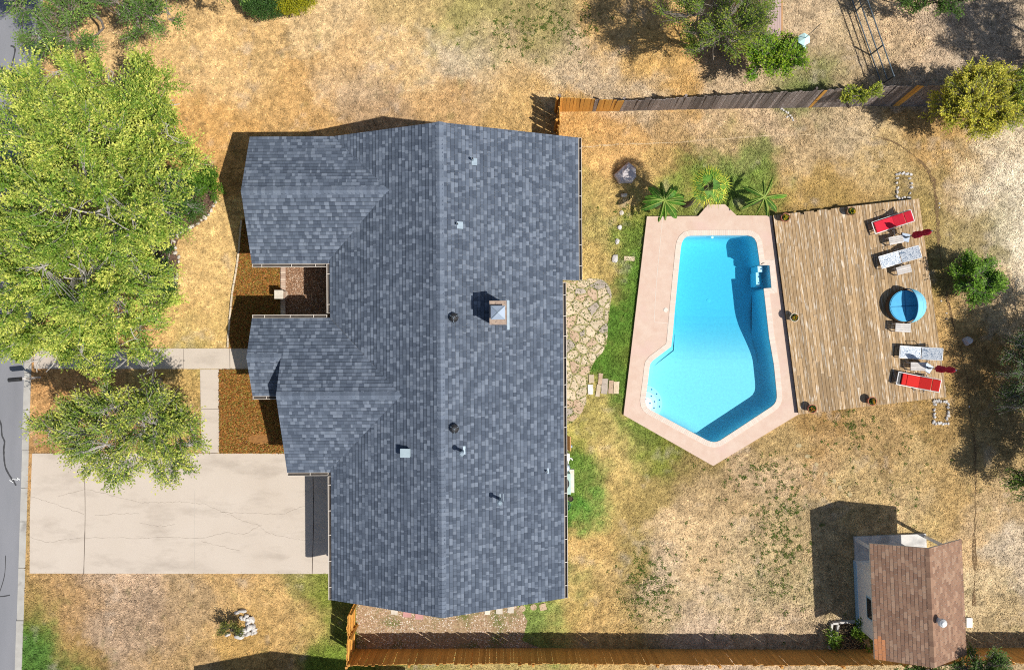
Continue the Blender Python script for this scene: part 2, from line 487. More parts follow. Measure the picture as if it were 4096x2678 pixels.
driveway = poly_px([(130, 1812), (1500, 1812), (1500, 2293), (120, 2291), (121, 2050)])
walk_a = poly_px([(137, 1394), (1100, 1392), (1100, 1475), (137, 1474)])
walk_b = poly_px([(801, 1477), (876, 1477), (878, 1810), (807, 1810)])
bed_front = poly_px([(878, 1477), (1200, 1477), (1200, 1812), (880, 1810)])
bed_court = poly_px([(966, 880), (957, 1006), (946, 1093), (931, 1174), (922, 1278), (915, 1365), (915, 1391), (1130, 1391), (1130, 880)])
court = poly_px([(1130, 960), (1420, 960), (1420, 1390), (1130, 1390)])
gravel = poly_px([(1424, 2400), (2060, 2400), (2110, 2480), (2090, 2560), (2180, 2596), (1424, 2596)])
patio_px = [(60, 152), (190, 150), (260, 146), (330, 128), (400, 132), (455, 150), (495, 195), (513, 255), (506, 320), (494, 400), (482, 520), (478, 610), (468, 685), (432, 750), (385, 800), (352, 850), (335, 900), (318, 980), (312, 1040), (308, 1085), (301, 1150), (272, 1230), (235, 1285), (190, 1322), (125, 1350), (60, 1355)]
patio = ccw([XY(2200 + x / 2.075, 1050 + y / 2.075) for x, y in patio_px])
mulch_bed = poly_px([(690, 730), (760, 690), (850, 690), (868, 800), (852, 830), (820, 880), (745, 930), (712, 960), (700, 1000), (712, 1040), (715, 1120), (700, 1190), (660, 1225), (560, 1225), (480, 1100), (500, 900), (600, 800)])
house_mask = [ccw([(-6.6, 7.3), (2.2, 7.3), (2.2, -9.9), (-6.6, -9.9)]), ccw([(-9.6, 7.3), (-6, 7.3), (-6, 3.1), (-9.6, 3.1)]), ccw([(-8.4, .3), (-6, .3), (-6, -5), (-8.4, -5)])]
road_edge = [XY(kerb_x(y) - 27, y) for y in (-3000, 6000)]

# colours of the lawn, point by point
CP = """250,150,214,172,110;450,330,226,186,124;700,250,218,178,115;850,500,208,158,86;750,620,206,154,82;860,330,222,182,122;1050,200,214,174,112;1150,420,207,162,96;1300,130,222,188,135;1400,250,207,167,110;1450,350,196,168,132;1500,420,178,143,102;1250,450,205,160,95;1600,200,215,180,125;1700,60,202,172,112;1850,80,160,150,80;1900,150,168,153,92;1850,230,204,184,152;2000,200,197,172,127;2150,100,160,145,85;2250,150,167,152,97;2300,230,197,172,137;2000,330,205,170,115;1800,380,197,157,102;2200,330,207,182,142;2100,420,204,164,96;2400,150,202,162,96;2500,60,207,167,101;2600,250,212,167,90;2750,330,207,160,84;2450,330,202,177,142;2600,380,207,182,147;2900,330,205,180,145;2850,300,180,150,110;3180,345,112,125,65;3280,318,108,124,63;3200,60,207,180,142;3100,310,198,172,132;3360,345,188,162,122;3240,225,194,168,128;3400,280,192,166,126;3300,180,197,172,132;3250,280,165,150,100;3600,150,207,177,137;3750,150,197,172,142;3900,200,182,162,137;3700,280,197,172,142;4050,300,172,152,127;
2330,520,207,162,90;2500,500,197,152,86;2500,580,212,167,101;2700,500,187,152,101;2900,470,207,177,137;3100,500,202,174,137;2900,570,192,157,106;3200,600,197,167,121;3400,500,202,177,137;3500,650,197,167,111;3400,750,182,146,80;3200,760,182,146,80;3150,800,167,136,60;3300,820,162,131,60;3000,640,197,167,121;2700,640,207,162,96;2850,670,112,136,60;2990,650,106,134,56;2920,650,108,136,58;3040,700,118,138,62;2780,700,124,140,66;2900,760,122,140,66;3000,760,120,138,64;2740,720,135,140,70;2960,720,108,130,58;2640,690,202,167,96;2380,650,217,172,101;2400,800,212,172,101;2350,760,165,150,75;2360,900,165,155,80;2560,830,150,145,75;2700,840,148,150,80;2980,840,150,145,80;2350,1000,207,177,101;2420,1060,202,172,96;2520,950,115,130,60;2530,1080,104,132,58;2480,1150,98,130,52;2500,1300,98,128,54;2450,1400,98,130,52;2520,1420,120,130,60;2400,1480,96,128,52;2490,1560,98,125,55;2430,1620,93,125,50;2340,1640,190,165,90;2380,1700,217,182,111;2460,1680,108,130,55;2300,1720,140,145,65;2550,1740,118,130,60;2480,1770,207,177,106;2400,1800,202,172,101;2640,1810,138,135,65;2330,1900,108,140,60;2310,2050,93,140,60;2400,1950,217,182,111;2400,2150,217,177,106;2480,2000,172,147,76;2500,2200,152,132,66;2620,1950,167,142,76;2750,1890,150,126,66;2800,2000,192,162,116;2700,2150,207,177,131;2620,2300,207,182,147;2800,2250,202,172,126;2950,2000,182,152,106;3050,1900,197,167,126;3000,2150,197,170,126;3100,2350,187,167,121;3130,2150,192,166,118;2950,2400,197,172,131;2500,2400,172,147,86;2650,2450,192,167,121;2350,2350,207,172,106;2330,2450,207,167,96;2250,2430,138,150,85;2450,2500,202,167,101;2800,2500,207,182,152;3100,2500,207,180,142;3100,1750,177,147,91;3300,1715,165,125,63;3300,1850,197,162,111;3500,1750,182,147,91;3650,1850,187,157,101;3450,1950,202,172,116;3600,2050,207,177,126;3780,2000,192,157,96;3700,2120,217,187,121;3850,2200,217,182,131;3900,2350,217,192,147;4000,2050,192,162,116;4050,2250,202,182,152;4000,2450,197,172,126;3950,1800,182,152,96;3830,1700,172,137,76;3740,1500,165,130,65;3770,1300,192,152,86;3760,1100,160,136,66;3720,900,165,140,70;3800,900,167,147,91;3850,780,197,167,121;3880,950,177,157,106;3950,700,238,222,192;4030,800,240,224,194;3990,620,228,208,172;4050,950,242,226,196;4060,1080,230,210,176;4010,730,240,224,194;4070,880,240,224,194;3960,780,230,212,178;4085,1010,240,224,194;3950,1000,150,140,90;4020,880,160,150,100;3700,600,192,152,90;3800,560,187,147,80;3900,650,197,167,116;3650,700,165,140,80;3960,1200,212,182,136;3850,1250,207,167,101;3900,1420,177,137,76;4000,1750,152,127,81;
880,1000,224,186,118;800,1150,224,186,118;700,1300,217,180,108;850,1300,214,178,106;760,1380,175,160,85;640,1240,200,150,90;760,1530,192,157,86;300,1520,207,152,86;200,1650,197,147,86;180,1780,172,127,70;450,1700,192,142,80;240,2350,192,152,96;300,2420,172,132,81;150,2400,165,132,66;130,2480,90,115,50;150,2600,92,124,62;200,2640,93,120,55;270,2580,167,127,66;400,2400,182,152,121;550,2350,192,162,131;450,2500,187,157,126;600,2500,182,152,121;700,2600,177,142,91;750,2400,182,150,106;900,2350,202,162,101;1000,2600,187,147,76;1100,2400,207,167,101;1200,2330,150,140,70;1290,2360,138,140,65;1150,2550,202,162,96;1250,2520,207,167,101;1340,2600,128,140,60;1300,2560,118,135,55;200,500,205,160,90;500,1000,190,150,90;-400,1300,200,165,105;4500,1300,190,160,115;2000,-300,195,165,110;2000,3000,190,160,110;3500,3000,190,165,120;600,3000,180,145,90"""
cp = np.array([[float(v) for v in s.split(',')] for s in CP.replace('\n', '').split(';')])
cpc = np.array([lin(c) for c in cp[:, 2:5]])
isg = (cp[:, 3] > cp[:, 2] - 6)[:, None]            # green points stay green, dry ones are straw
cpc = np.where(isg, cpc * np.array([.98, 1.10, .92]), cpc * np.array([.86, .87, .90]) + np.array(lin((224, 204, 168))) * .13)
def lawn_color(X, Y):
    """base colour (albedo) of the lawn at world X, Y"""
    px = X * S + 2048 + 55 * vnoise(X, Y, 1.3, 1) + 36 * vnoise(X, Y, .45, 2) + 18 * vnoise(X, Y, .17, 12)
    py = 1339 - Y * S + 55 * vnoise(X, Y, 1.3, 3) + 36 * vnoise(X, Y, .45, 4) + 18 * vnoise(X, Y, .17, 13)
    num = np.zeros(X.shape + (3,)); den = np.zeros(X.shape)
    for (x, y), c in zip(cp[:, :2], cpc):
        d2 = (px - x) ** 2 + (py - y) ** 2
        w = np.exp(-d2 / (2 * 54.0 ** 2)) + 60.0 ** 4 / (d2 + 100.0 ** 2) ** 2 * .02
        num += w[..., None] * c; den += w
    col = num / den[..., None]
    # bare, paler and browner flecks of the turf itself
    n = .06 * vnoise(X, Y, 2.2, 5) + .12 * vnoise(X, Y, .6, 6) + .20 * vnoise(X, Y, .22, 7) + .26 * vnoise(X, Y, .10, 16)
    col = col * (1 + n)[..., None]
    green = np.clip((vnoise(X, Y, .5, 8) + .5 * vnoise(X, Y, .16, 9)) - .75, 0, 1)[..., None]
    col = col * (1 - .5 * green) + np.array(lin((112, 122, 62))) * .5 * green
    grey = np.clip((vnoise(X, Y, .8, 10) + .6 * vnoise(X, Y, .2, 11)) - .6, 0, 1)[..., None]
    col = col * (1 - .55 * grey) + np.array(lin((206, 190, 170))) * .55 * grey
    drk = np.clip((vnoise(X, Y, .35, 14) + .7 * vnoise(X, Y, .13, 15)) - .7, 0, 1)[..., None]
    col = col * (1 - .45 * drk) + np.array(lin((128, 104, 66))) * .45 * drk
    return np.clip(col / GAIN * 1.22, 0.01, .85)

# ------------------------------------------------------------------ ground
xs = np.concatenate([[-1200, -400, -120, -50, -30], np.arange(-24.0, 24.01, .1), [30, 50, 120, 400, 1200]])
ys = np.concatenate([[-1200, -400, -120, -45, -24], np.arange(-16.5, 16.51, .1), [24, 45, 120, 400, 1200]])
GX, GY = np.meshgrid(xs, ys)
ke0, ke1 = XY(kerb_x(0) - 14, 0), XY(kerb_x(2678) - 14, 2678)
def kerb_world(Y):       # world x of the kerb's middle line
    return ke0[0] + (Y - ke0[1]) * (ke1[0] - ke0[0]) / (ke1[1] - ke0[1])
GZ = .012 * vnoise(GX, GY, .35, 20) + .02 * vnoise(GX, GY, 3.0, 21)
GZ = np.minimum(GZ, 0.0) - .002
GZ = np.where(GX < kerb_world(GY), -.22, GZ)
near = (np.abs(GX) < 25) & (np.abs(GY) < 17)
gc = lawn_color(np.clip(GX, -26, 26), np.clip(GY, -18, 18))
nx, ny = len(xs), len(ys)
idx = np.arange(nx * ny).reshape(ny, nx)
Q = np.stack([idx[:-1, :-1], idx[:-1, 1:], idx[1:, 1:], idx[1:, :-1]], -1).reshape(-1, 4)
cxm = .5 * (GX[:-1, :-1] + GX[1:, 1:]).ravel(); cym = .5 * (GY[:-1, :-1] + GY[1:, 1:]).ravel()
def shrink(poly, d):
    """polygon moved inward (d>0) or outward (d<0), CCW input"""
    n = len(poly); out = []
    for i in range(n):
        a = Vector(poly[i - 1]); b = Vector(poly[i]); c = Vector(poly[(i + 1) % n])
        e1 = (b - a).normalized(); e2 = (c - b).normalized()
        n1 = Vector((-e1.y, e1.x)); n2 = Vector((-e2.y, e2.x))
        m_ = (n1 + n2); 
        if m_.length < 1e-6: m_ = n1.copy()
        m_.normalize()
        k = d / max(.35, m_.dot(n1))
        out.append((b.x + m_.x * k, b.y + m_.y * k))
    return out
hole = inpoly(cxm, cym, shrink(pool_slab, .22))
Q = Q[~hole]
V = np.stack([GX.ravel(), GY.ravel(), GZ.ravel()], 1)
m_ground, nt, bs, out = nodes_of('lawn')
a_ = nt.nodes.new("ShaderNodeAttribute"); a_.attribute_name = "Col"
g_ = nt.nodes.new("ShaderNodeNewGeometry")
f1 = ramp(nt, noise(nt, g_.outputs["Position"], 16, 6, .75), [(.28, .66), (.5, 1.0), (.72, 1.30)])
f2 = ramp(nt, noise(nt, g_.outputs["Position"], 55, 3, .7), [(.3, .74), (.7, 1.24)])
col = mixc(nt, mixc(nt, a_.outputs["Color"], f1, 1.0, 'MULTIPLY'), f2, 1.0, 'MULTIPLY')
nt.links.new(col, bs.inputs["Base Color"]); bs.inputs["Roughness"].default_value = .95; bs.inputs["Specular IOR Level"].default_value = .1
bumpn(nt, bs, noise(nt, g_.outputs["Position"], 40, 5, .7), .8, .03)
me = bpy.data.meshes.new("ground")
me.vertices.add(len(V)); me.vertices.foreach_set("co", V.astype(np.float32).ravel())
me.loops.add(len(Q) * 4); me.loops.foreach_set("vertex_index", Q.astype(np.int32).ravel())
me.polygons.add(len(Q)); me.polygons.foreach_set("loop_start", np.arange(0, len(Q) * 4, 4, dtype=np.int32)); me.polygons.foreach_set("loop_total", np.full(len(Q), 4, np.int32))
me.materials.append(m_ground); me.update(calc_edges=True)
at = me.color_attributes.new("Col", 'FLOAT_COLOR', 'POINT')
c4 = np.ones((len(V), 4), np.float32); c4[:, :3] = gc.reshape(-1, 3)
at.data.foreach_set("color", c4.ravel())
tag(link("ground", me), kind="structure")

# short grass blades over the whole lawn
masks = [driveway, walk_a, walk_b, bed_front, bed_court, court, gravel, patio, mulch_bed, pool_slab, wood_deck] + house_mask
NB = 520000
bx = rng.uniform(-21.6, 21.9, NB); by = rng.uniform(-14.3, 14.3, NB)
keep = bx > kerb_world(by) + .2
for p_ in masks: keep &= ~inpoly(bx, by, p_)
bx, by = bx[keep], by[keep]; nb = len(bx)
bc = lawn_color(bx, by)
lush = np.clip((bc[:, 1] / np.maximum(bc[:, 0], .01) - .8) * 2.2, 0, 1)
ang = rng.uniform(0, 2 * np.pi, nb)
L = rng.uniform(.05, .12, nb) * (1 + .3 * lush); W = rng.uniform(.010, .022, nb)
hgt = rng.uniform(.012, .05, nb) * (1 + .6 * lush)
dx, dy = np.cos(ang), np.sin(ang)
Vb = np.empty((nb, 3, 3))
Vb[:, 0] = np.stack([bx - dy * W, by + dx * W, np.zeros(nb)], 1)
Vb[:, 1] = np.stack([bx + dy * W, by - dx * W, np.zeros(nb)], 1)
Vb[:, 2] = np.stack([bx + dx * L, by + dy * L, hgt], 1)
bc = np.clip(bc * rng.uniform(.55, 1.58, nb)[:, None], .01, .85)
o = np_mesh("grass", Vb.reshape(-1, 3), np.arange(nb * 3).reshape(-1, 3), M['blade'], bc)
tag(o, "short dry golden grass blades with green patches over the lawn", "grass", kind="stuff")

# scattered green weeds in the thin turf of the lower lawn
wx = []; wy = []
for (cx_, cy_, sx_, sy_, n_) in ((3120, 2130, 60, 110, 170), (2600, 2340, 60, 70, 150), (3050, 1900, 110, 50, 70), (2950, 2300, 160, 160, 90), (2150, 110, 120, 60, 160), (3420, 1720, 60, 60, 40), (2560, 870, 50, 60, 60), (3600, 1900, 120, 100, 40)):
    q = rng.normal(0, 1, (n_, 2)); 
    for a, b in q:
        p = P(cx_ + a * sx_, cy_ + b * sy_); m_ = rng.integers(6, 16)
        wx.append(p.x + rng.normal(0, .045, m_)); wy.append(p.y + rng.normal(0, .045, m_))
wx = np.concatenate(wx); wy = np.concatenate(wy); nw = len(wx)
wa = rng.uniform(0, 6.28, nw); wl2 = rng.uniform(.03, .07, nw); ww2 = rng.uniform(.012, .024, nw)
Vw = np.empty((nw, 3, 3)); cx2, sx2 = np.cos(wa), np.sin(wa)
Vw[:, 0] = np.stack([wx - sx2 * ww2, wy + cx2 * ww2, np.full(nw, .015)], 1); Vw[:, 1] = np.stack([wx + sx2 * ww2, wy - cx2 * ww2, np.full(nw, .015)], 1); Vw[:, 2] = np.stack([wx + cx2 * wl2, wy + sx2 * wl2, rng.uniform(.03, .07, nw)], 1)
tag(np_mesh("weeds", Vw.reshape(-1, 3), np.arange(nw * 3).reshape(-1, 3), M['blade'], np.array(alb((104, 126, 52)))[None] * rng.uniform(.6, 1.3, (nw, 1))), "small green weed clumps scattered through the dry turf", "weeds", kind="stuff")

# ------------------------------------------------------------------ road, kerb, drive, paths
road = MB()
road.add([(-1000, -1000, -.125), (kerb_world(-1000), -1000, -.125), (kerb_world(1000), 1000, -.125), (-1000, 1000, -.125)], [(0, 1, 2, 3)])
tag(road.build("road", M['asphalt']), kind="structure")
kerb = empty("kerb", (0, 0, 0)); kerb["kind"] = "structure"
ka = [-1.0, 120, 330, 560, 800, 1060, 1330, 1490, 1640, 1800, 1950, 2085, 2270, 2480, 2690, 2900]
for i in range(-2, len(ka) + 1):
    y0 = ka[i] if 0 <= i < len(ka) else (ka[0] + i * 260 if i < 0 else ka[-1])
    y1 = ka[i + 1] if 0 <= i + 1 < len(ka) else (ka[0] + (i + 1) * 260 if i + 1 < 0 else ka[-1] + 300)
    a = P(kerb_x(y0), y0 + 1); b_ = P(kerb_x(y1), y1 - 1)
    c = P(kerb_x(y0) - 27, y0 + 1); d = P(kerb_x(y1) - 27, y1 - 1)
    q = ccw([(a.x, a.y), (b_.x, b_.y), (d.x, d.y), (c.x, c.y)])
    low = (1790 < y0 < 2290) * .03
    MB().prism(q, -.2, .03 - low).build("kerb_stone", M['kerb'], kerb)

def ribbon(pts, w, z=0.0, jit=0.0):
    mb = MB(); L_ = []; R_ = []
    for i, p in enumerate(pts):
        a = Vector(pts[max(0, i - 1)]); b = Vector(pts[min(len(pts) - 1, i + 1)])
        d = (b - a).normalized(); n = Vector((-d.y, d.x)); ww = (w[i] if hasattr(w, '__len__') else w) * (1 + random.uniform(-jit, jit))
        L_.append((p[0] + n.x * ww / 2, p[1] + n.y * ww / 2, z)); R_.append((p[0] - n.x * ww / 2, p[1] - n.y * ww / 2, z))
    vs = L_ + R_; n = len(pts)
    mb.add(vs, [(n + i, n + i + 1, i + 1, i) for i in range(n - 1)])
    return mb
def smooth_px(pts, sub=6):
    out = []
    for i in range(len(pts) - 1):
        p0 = pts[max(0, i - 1)]; p1 = pts[i]; p2 = pts[i + 1]; p3 = pts[min(len(pts) - 1, i + 2)]
        for k in range(sub):
            t = k / sub
            out.append(tuple(.5 * (2 * p1[j] + (-p0[j] + p2[j]) * t + (2 * p0[j] - 5 * p1[j] + 4 * p2[j] - p3[j]) * t * t + (-p0[j] + 3 * p1[j] - 3 * p2[j] + p3[j]) * t ** 3) for j in (0, 1)))
    out.append(pts[-1]); return out
for pts, w in (([(38, 300), (45, 270), (60, 205), (55, 188), (42, 184)], .07), ([(-4, 1675), (5, 1700), (8, 1740), (18, 1765), (15, 1800), (20, 1860), (35, 1895), (55, 1925), (64, 1940)], .07),
               ([(84, 60), (90, 110), (86, 150)], .05), ([(-6, 2380), (18, 2300), (22, 2220)], .03), ([(40, 2378), (0, 2384), (-60, 2376)], .05)):
    o = ribbon([XY(x, y, -.12) for x, y in smooth_px(pts)], w, -.119, .25).build("crack_sealant", M['tar'])
    tag(o, kind="structure")
zz = ribbon([XY(x, y, -.12) for x, y in [(38, 1919), (54, 1929), (49, 1915), (72, 1918), (66, 1909), (80, 1918)]], .035, -.1185, .2).build("road_paint_mark", M['white_paint'])
tag(zz, kind="structure")

drv = MB(); drv.prism(driveway, -.08, .026)
d = drv.build("driveway", M['concrete']); tag(d, kind="structure")
for x in (339, 1252):
    o = ribbon([XY(x + 3 * math.sin(y * .01), y) for y in range(1814, 2296, 20)], .026, .0302, .25).build("expansion_joint", M['soil'], d)
for x, y0, y1 in ((780, 1960, 2290),):
    ribbon([XY(x, y) for y in range(y0, y1, 20)], .008, .0302).build("control_joint", M['kerb'], d)
# cracks in the drive
def crack(pts, w=.004):
    q = []
    for i in range(len(pts) - 1):
        for k in range(8):
            t = k / 8; q.append(XY(pts[i][0] + (pts[i + 1][0] - pts[i][0]) * t + random.uniform(-3, 3), pts[i][1] + (pts[i + 1][1] - pts[i][1]) * t + random.uniform(-3, 3)))
    q.append(XY(*pts[-1]))
    ribbon(q, w, .0306, .5).build("crack", M['deckframe'], d)
for pts in ([(125, 1985), (215, 2010), (337, 2055)], [(235, 1985), (340, 1955), (430, 1975), (560, 2007), (645, 2008), (720, 2005), (820, 2015), (900, 2050), (980, 2085), (1050, 2100)],
            [(380, 2058), (480, 2052), (560, 2053)], [(120, 2148), (200, 2167), (300, 2150), (520, 2150), (660, 2148), (820, 2148), (900, 2128), (980, 2135), (1040, 2100), (1065, 2125), (1130, 2145), (1230, 2160)],
            [(880, 2048), (1000, 2050), (1130, 2055), (1225, 2020)], [(560, 2090), (640, 2102), (700, 2095)], [(810, 2165), (880, 2180), (960, 2200)]):
    crack(pts)
wk = MB(); wk.prism(walk_a, -.08, .03); w1 = wk.build("front_walk", M['concrete']); tag(w1, kind="structure")
for x in (560, 735, 920): ribbon([XY(x, 1394), XY(x + 1, 1474)], .018 if x == 920 else .01, .034).build("expansion_joint", M['soil'], w1)
w2 = MB().prism(walk_b, -.08, .026).build("side_walk", M['concrete']); tag(w2, kind="structure")
for y in (1635,): ribbon([XY(803, y), XY(877, y)], .012, .0305).build("control_joint", M['soil'], w2)

# planting beds, courtyard, gravel strip
tag(MB().prism(bed_front, -.05, .008).build("garden_bed", M['bedsoil']), kind="structure")
tag(MB().prism(bed_court, -.05, .008).build("garden_bed", M['bedsoil']), kind="structure")
tag(MB().prism(court, -.05, .012).build("courtyard_ground", M['chipsoil']), kind="structure")
tag(MB().prism(gravel, -.05, .006).build("gravel_strip", M['gravelsoil']), kind="structure")
tag(MB().prism(mulch_bed, -.05, .01).build("mulch_bed", M['mulch']), kind="structure")

def scatter(name, label, cat, poly, n, size, cols, mat_, z=.02, flat=.5, density=None, vol=False):
    xs_ = [p[0] for p in poly]; ys_ = [p[1] for p in poly]
    X = rng.uniform(min(xs_), max(xs_), n); Y = rng.uniform(min(ys_), max(ys_), n)
    k = inpoly(X, Y, poly)
    if density is not None: k &= rng.random(n) < density(X, Y)
    X, Y = X[k], Y[k]; n = len(X)
    s = rng.uniform(size[0], size[1], n)
    a = rng.uniform(0, 2 * np.pi, n); e = s * rng.uniform(.55, 1, n)
    cols = np.array(cols); ci = rng.integers(0, len(cols), n)
    C = cols[ci] * rng.uniform(.7, 1.3, n)[:, None]
    if vol:      # small stones: squat octahedra
        h = s * .55
        base = np.stack([np.stack([X + s * np.cos(a + j * np.pi / 2) * (1 if j % 2 == 0 else .7), Y + s * np.sin(a + j * np.pi / 2) * (1 if j % 2 == 0 else .7), np.full(n, z)], 1) for j in range(4)], 1)
        top = np.stack([X + rng.uniform(-.3, .3, n) * s, Y + rng.uniform(-.3, .3, n) * s, z + h], 1)[:, None]
        Vv = np.concatenate([base, top], 1).reshape(-1, 3)
        off = (np.arange(n) * 5)[:, None, None]
        T = (np.array([[0, 1, 4], [1, 2, 4], [2, 3, 4], [3, 0, 4]])[None] + off).reshape(-1, 3)
        o = np_mesh(name, Vv, T, mat_, np.repeat(C, 4, 0))
    else:        # leaves or chips: tilted quads
        tx = rng.normal(0, flat, n); ty = rng.normal(0, flat, n)
        ca, sa = np.cos(a), np.sin(a); zc = z + rng.uniform(0, .06, n)
        pts = []
        for u, v in ((-1, 0), (0, -.55), (1, 0), (0, .55)):
            lx, ly = u * s, v * e
            x_, y_ = lx * ca - ly * sa, lx * sa + ly * ca
            pts.append(np.stack([X + x_, Y + y_, np.maximum(.012, zc + x_ * tx + y_ * ty)], 1))
        Vv = np.stack(pts, 1).reshape(-1, 3)
        o = np_mesh(name, Vv, np.arange(n * 4).reshape(-1, 4), mat_, C)
    return tag(o, label, cat, kind="stuff")
jas = [alb((216, 152, 76)), alb((180, 126, 60)), alb((232, 168, 88)), alb((192, 164, 76)), alb((160, 112, 56)), alb((172, 166, 78)), alb((206, 130, 70))]
bare = lambda X, Y: np.clip(1.15 - 1.6 * np.exp(-(((X - P(1040, 1755).x) / .7) ** 2 + ((Y - P(1040, 1755).y) / .32) ** 2)), 0, 1)
scatter("ground_cover", "browned leafy ground cover between side walk and house front", "ground cover", bed_front, 26000, (.03, .055), jas, M['leaf'], z=.03, flat=.6, density=bare)
scatter("ground_cover", "rusty ground cover leaves in bed outside the courtyard wall", "ground cover", bed_court, 26000, (.03, .055), jas, M['leaf'], z=.03, flat=.6)
scatter("wood_chips", "tan wood chips covering the courtyard floor", "wood chips", court, 9000, (.015, .04), [alb((226, 190, 160)), alb((190, 145, 112)), alb((150, 108, 80)), alb((240, 214, 188))], M['chip'], z=.014, flat=.35)
scatter("gravel", "pale pink and white gravel beside the lower gable", "gravel", gravel, 9500, (.012, .034), [alb((236, 214, 190)), alb((214, 178, 152)), alb((180, 140, 112)), alb((246, 236, 222)), alb((150, 122, 100))], M['chip'], z=.006, vol=True,
        density=lambda X, Y: np.clip(.75 + .7 * vnoise(X, Y, .7, 30), .12, 1))
scatter("bark_mulch", "dark brown bark mulch in bed under the big yellow-green tree", "mulch", mulch_bed, 9000, (.014, .04), [alb((150, 118, 96)), alb((104, 80, 64)), alb((80, 60, 50)), alb((190, 160, 132))], M['chip'], z=.012, flat=.4)
EDGE_CREAM = mat('edging', (.60, .50, .36), (.48, .40, .29), scale=4, objvar=.12)
edge = empty("bed_edging", (*XY(957, 1006), 0), 0, "narrow pale edging strip between dry lawn and courtyard bed", "edging")
epts = [(968, 880), (964, 930), (957, 1006), (952, 1050), (946, 1093), (938, 1135), (931, 1174), (926, 1228), (921.5, 1278), (918, 1322), (914, 1365), (914, 1390)]
for i in range(len(epts) - 1):
    a = P(*epts[i]); b = P(*epts[i + 1]); mid = (a + b) / 2 - edge.location; dd = b - a
    MB().rbox((0, 0, .05), (dd.length - .015, .075, .13), .012).build("edging_block", EDGE_CREAM, edge, mid, (0, 0, math.atan2(dd.y, dd.x) + random.uniform(-.03, .03)))

# thin flat darker ribbon, drawn as a groove, down the right of the yard and the pale trodden line above the pool
groove = [(3500, 545), (3580, 570), (3640, 610), (3700, 665), (3722, 700), (3740, 760), (3748, 850), (3752, 950), (3770, 1080), (3788, 1180), (3815, 1310), (3845, 1400), (3868, 1520), (3880, 1640), (3896, 1760), (3902, 1900), (3900, 2050), (3898, 2200), (3896, 2420)]
gp = smooth_px(groove, 5)
pth = smooth_px([(2320, 588), (2500, 577), (2700, 570), (2900, 555), (3060, 545), (3200, 540), (3400, 548), (3500, 546)], 8)
tag(ribbon([XY(x, y + random.uniform(-3, 3)) for x, y in pth], .05, .006, .6).build("trodden_line", mat('trodden', alb((236, 212, 172)), alb((204, 176, 134)), scale=9, world=True)), kind="structure")
tag(ribbon([XY(x + random.uniform(-3, 3), y) for x, y in gp], [.03 + (.10 if 640 < y < 960 else 0) + .07 * max(0, math.sin(i * .37) * math.sin(i * .11)) + (.13 if 2110 < y < 2430 and math.sin(y * .021) > -.2 else 0) for i, (x, y) in enumerate(gp)], .012, .5).build("groove_ribbon", mat('groove', alb((140, 112, 76)), alb((106, 82, 54)), scale=9, world=True)), kind="structure")

# ------------------------------------------------------------------ swimming pool
i_n = [i for i, p in enumerate(pool_line_px) if p == (900, 470)][0]
pool_px2 = pool_line_px[:i_n] + [(874.5, 309), (932, 309), (944, 450), (898, 453)] + pool_line_px[i_n:]
wl = ccw([z8(x, y) for x, y in pool_px2])
cop_out = shrink(wl, -.20)
WATER_Z = DECK_Z - .11
pool = empty("swimming_pool", (*XY(2800, 1350), 0), 0, "blue angular swimming pool with pale coping and pink concrete surround", "swimming pool")
pc = Vector((pool.location.x, pool.location.y, 0))
loc_ = lambda poly: [(x - pc.x, y - pc.y) for x, y in poly]
def ring_prism(outer, inner, z0, z1):
    mb = MB(); no, ni = len(outer), len(inner)
    tris = tessellate_polygon([[Vector((x, y, 0)) for x, y in outer], [Vector((x, y, 0)) for x, y in inner]])
    allp = list(outer) + list(inner)
    vs = [(x, y, z1) for x, y in allp] + [(x, y, z0) for x, y in allp]; n = len(allp); fs = []
    for a, b, c in tris:
        ar = (allp[b][0] - allp[a][0]) * (allp[c][1] - allp[a][1]) - (allp[b][1] - allp[a][1]) * (allp[c][0] - allp[a][0])
        fs.append((a, b, c) if ar > 0 else (c, b, a))
    for i in range(no):
        j = (i + 1) % no; fs.append((i + n, j + n, j, i))
    for i in range(ni):
        j = (i + 1) % ni; fs.append((no + i, no + j, no + j + n, no + i + n))
    return mb.add(vs, fs)
slab_o = ring_prism(loc_(pool_slab), loc_(shrink(cop_out, .03)), -.1, DECK_Z).build("surround", M['pool_deck'], pool)
for pts in ([(2651, 866), (2642, 960), (2632, 1060), (2622, 1180), (2617, 1285)], [(2617, 1288), (2670, 1291)], [(2671, 1292), (2668, 1370)]):
    ribbon(loc_([XY(x, y, DECK_Z) for x, y in pts]), .012, DECK_Z + .003).build("control_joint", M['trim'], slab_o)
MB().lathe([(.095, DECK_Z + .001), (.095, DECK_Z + .012), (.085, DECK_Z + .014), (.0, DECK_Z + .014)], 24, (*loc_([XY(2663, 1239, DECK_Z)])[0], 0), cap=False).build("skimmer_lid", M['trim'], slab_o)
for dx in (-4, 5): MB().lathe([(.012, DECK_Z + .014), (.012, DECK_Z + .017), (0, DECK_Z + .017)], 10, (*loc_([XY(2663 + dx, 1239 + dx, DECK_Z)])[0], 0), cap=False).build("lid_hole", M['black'], slab_o)
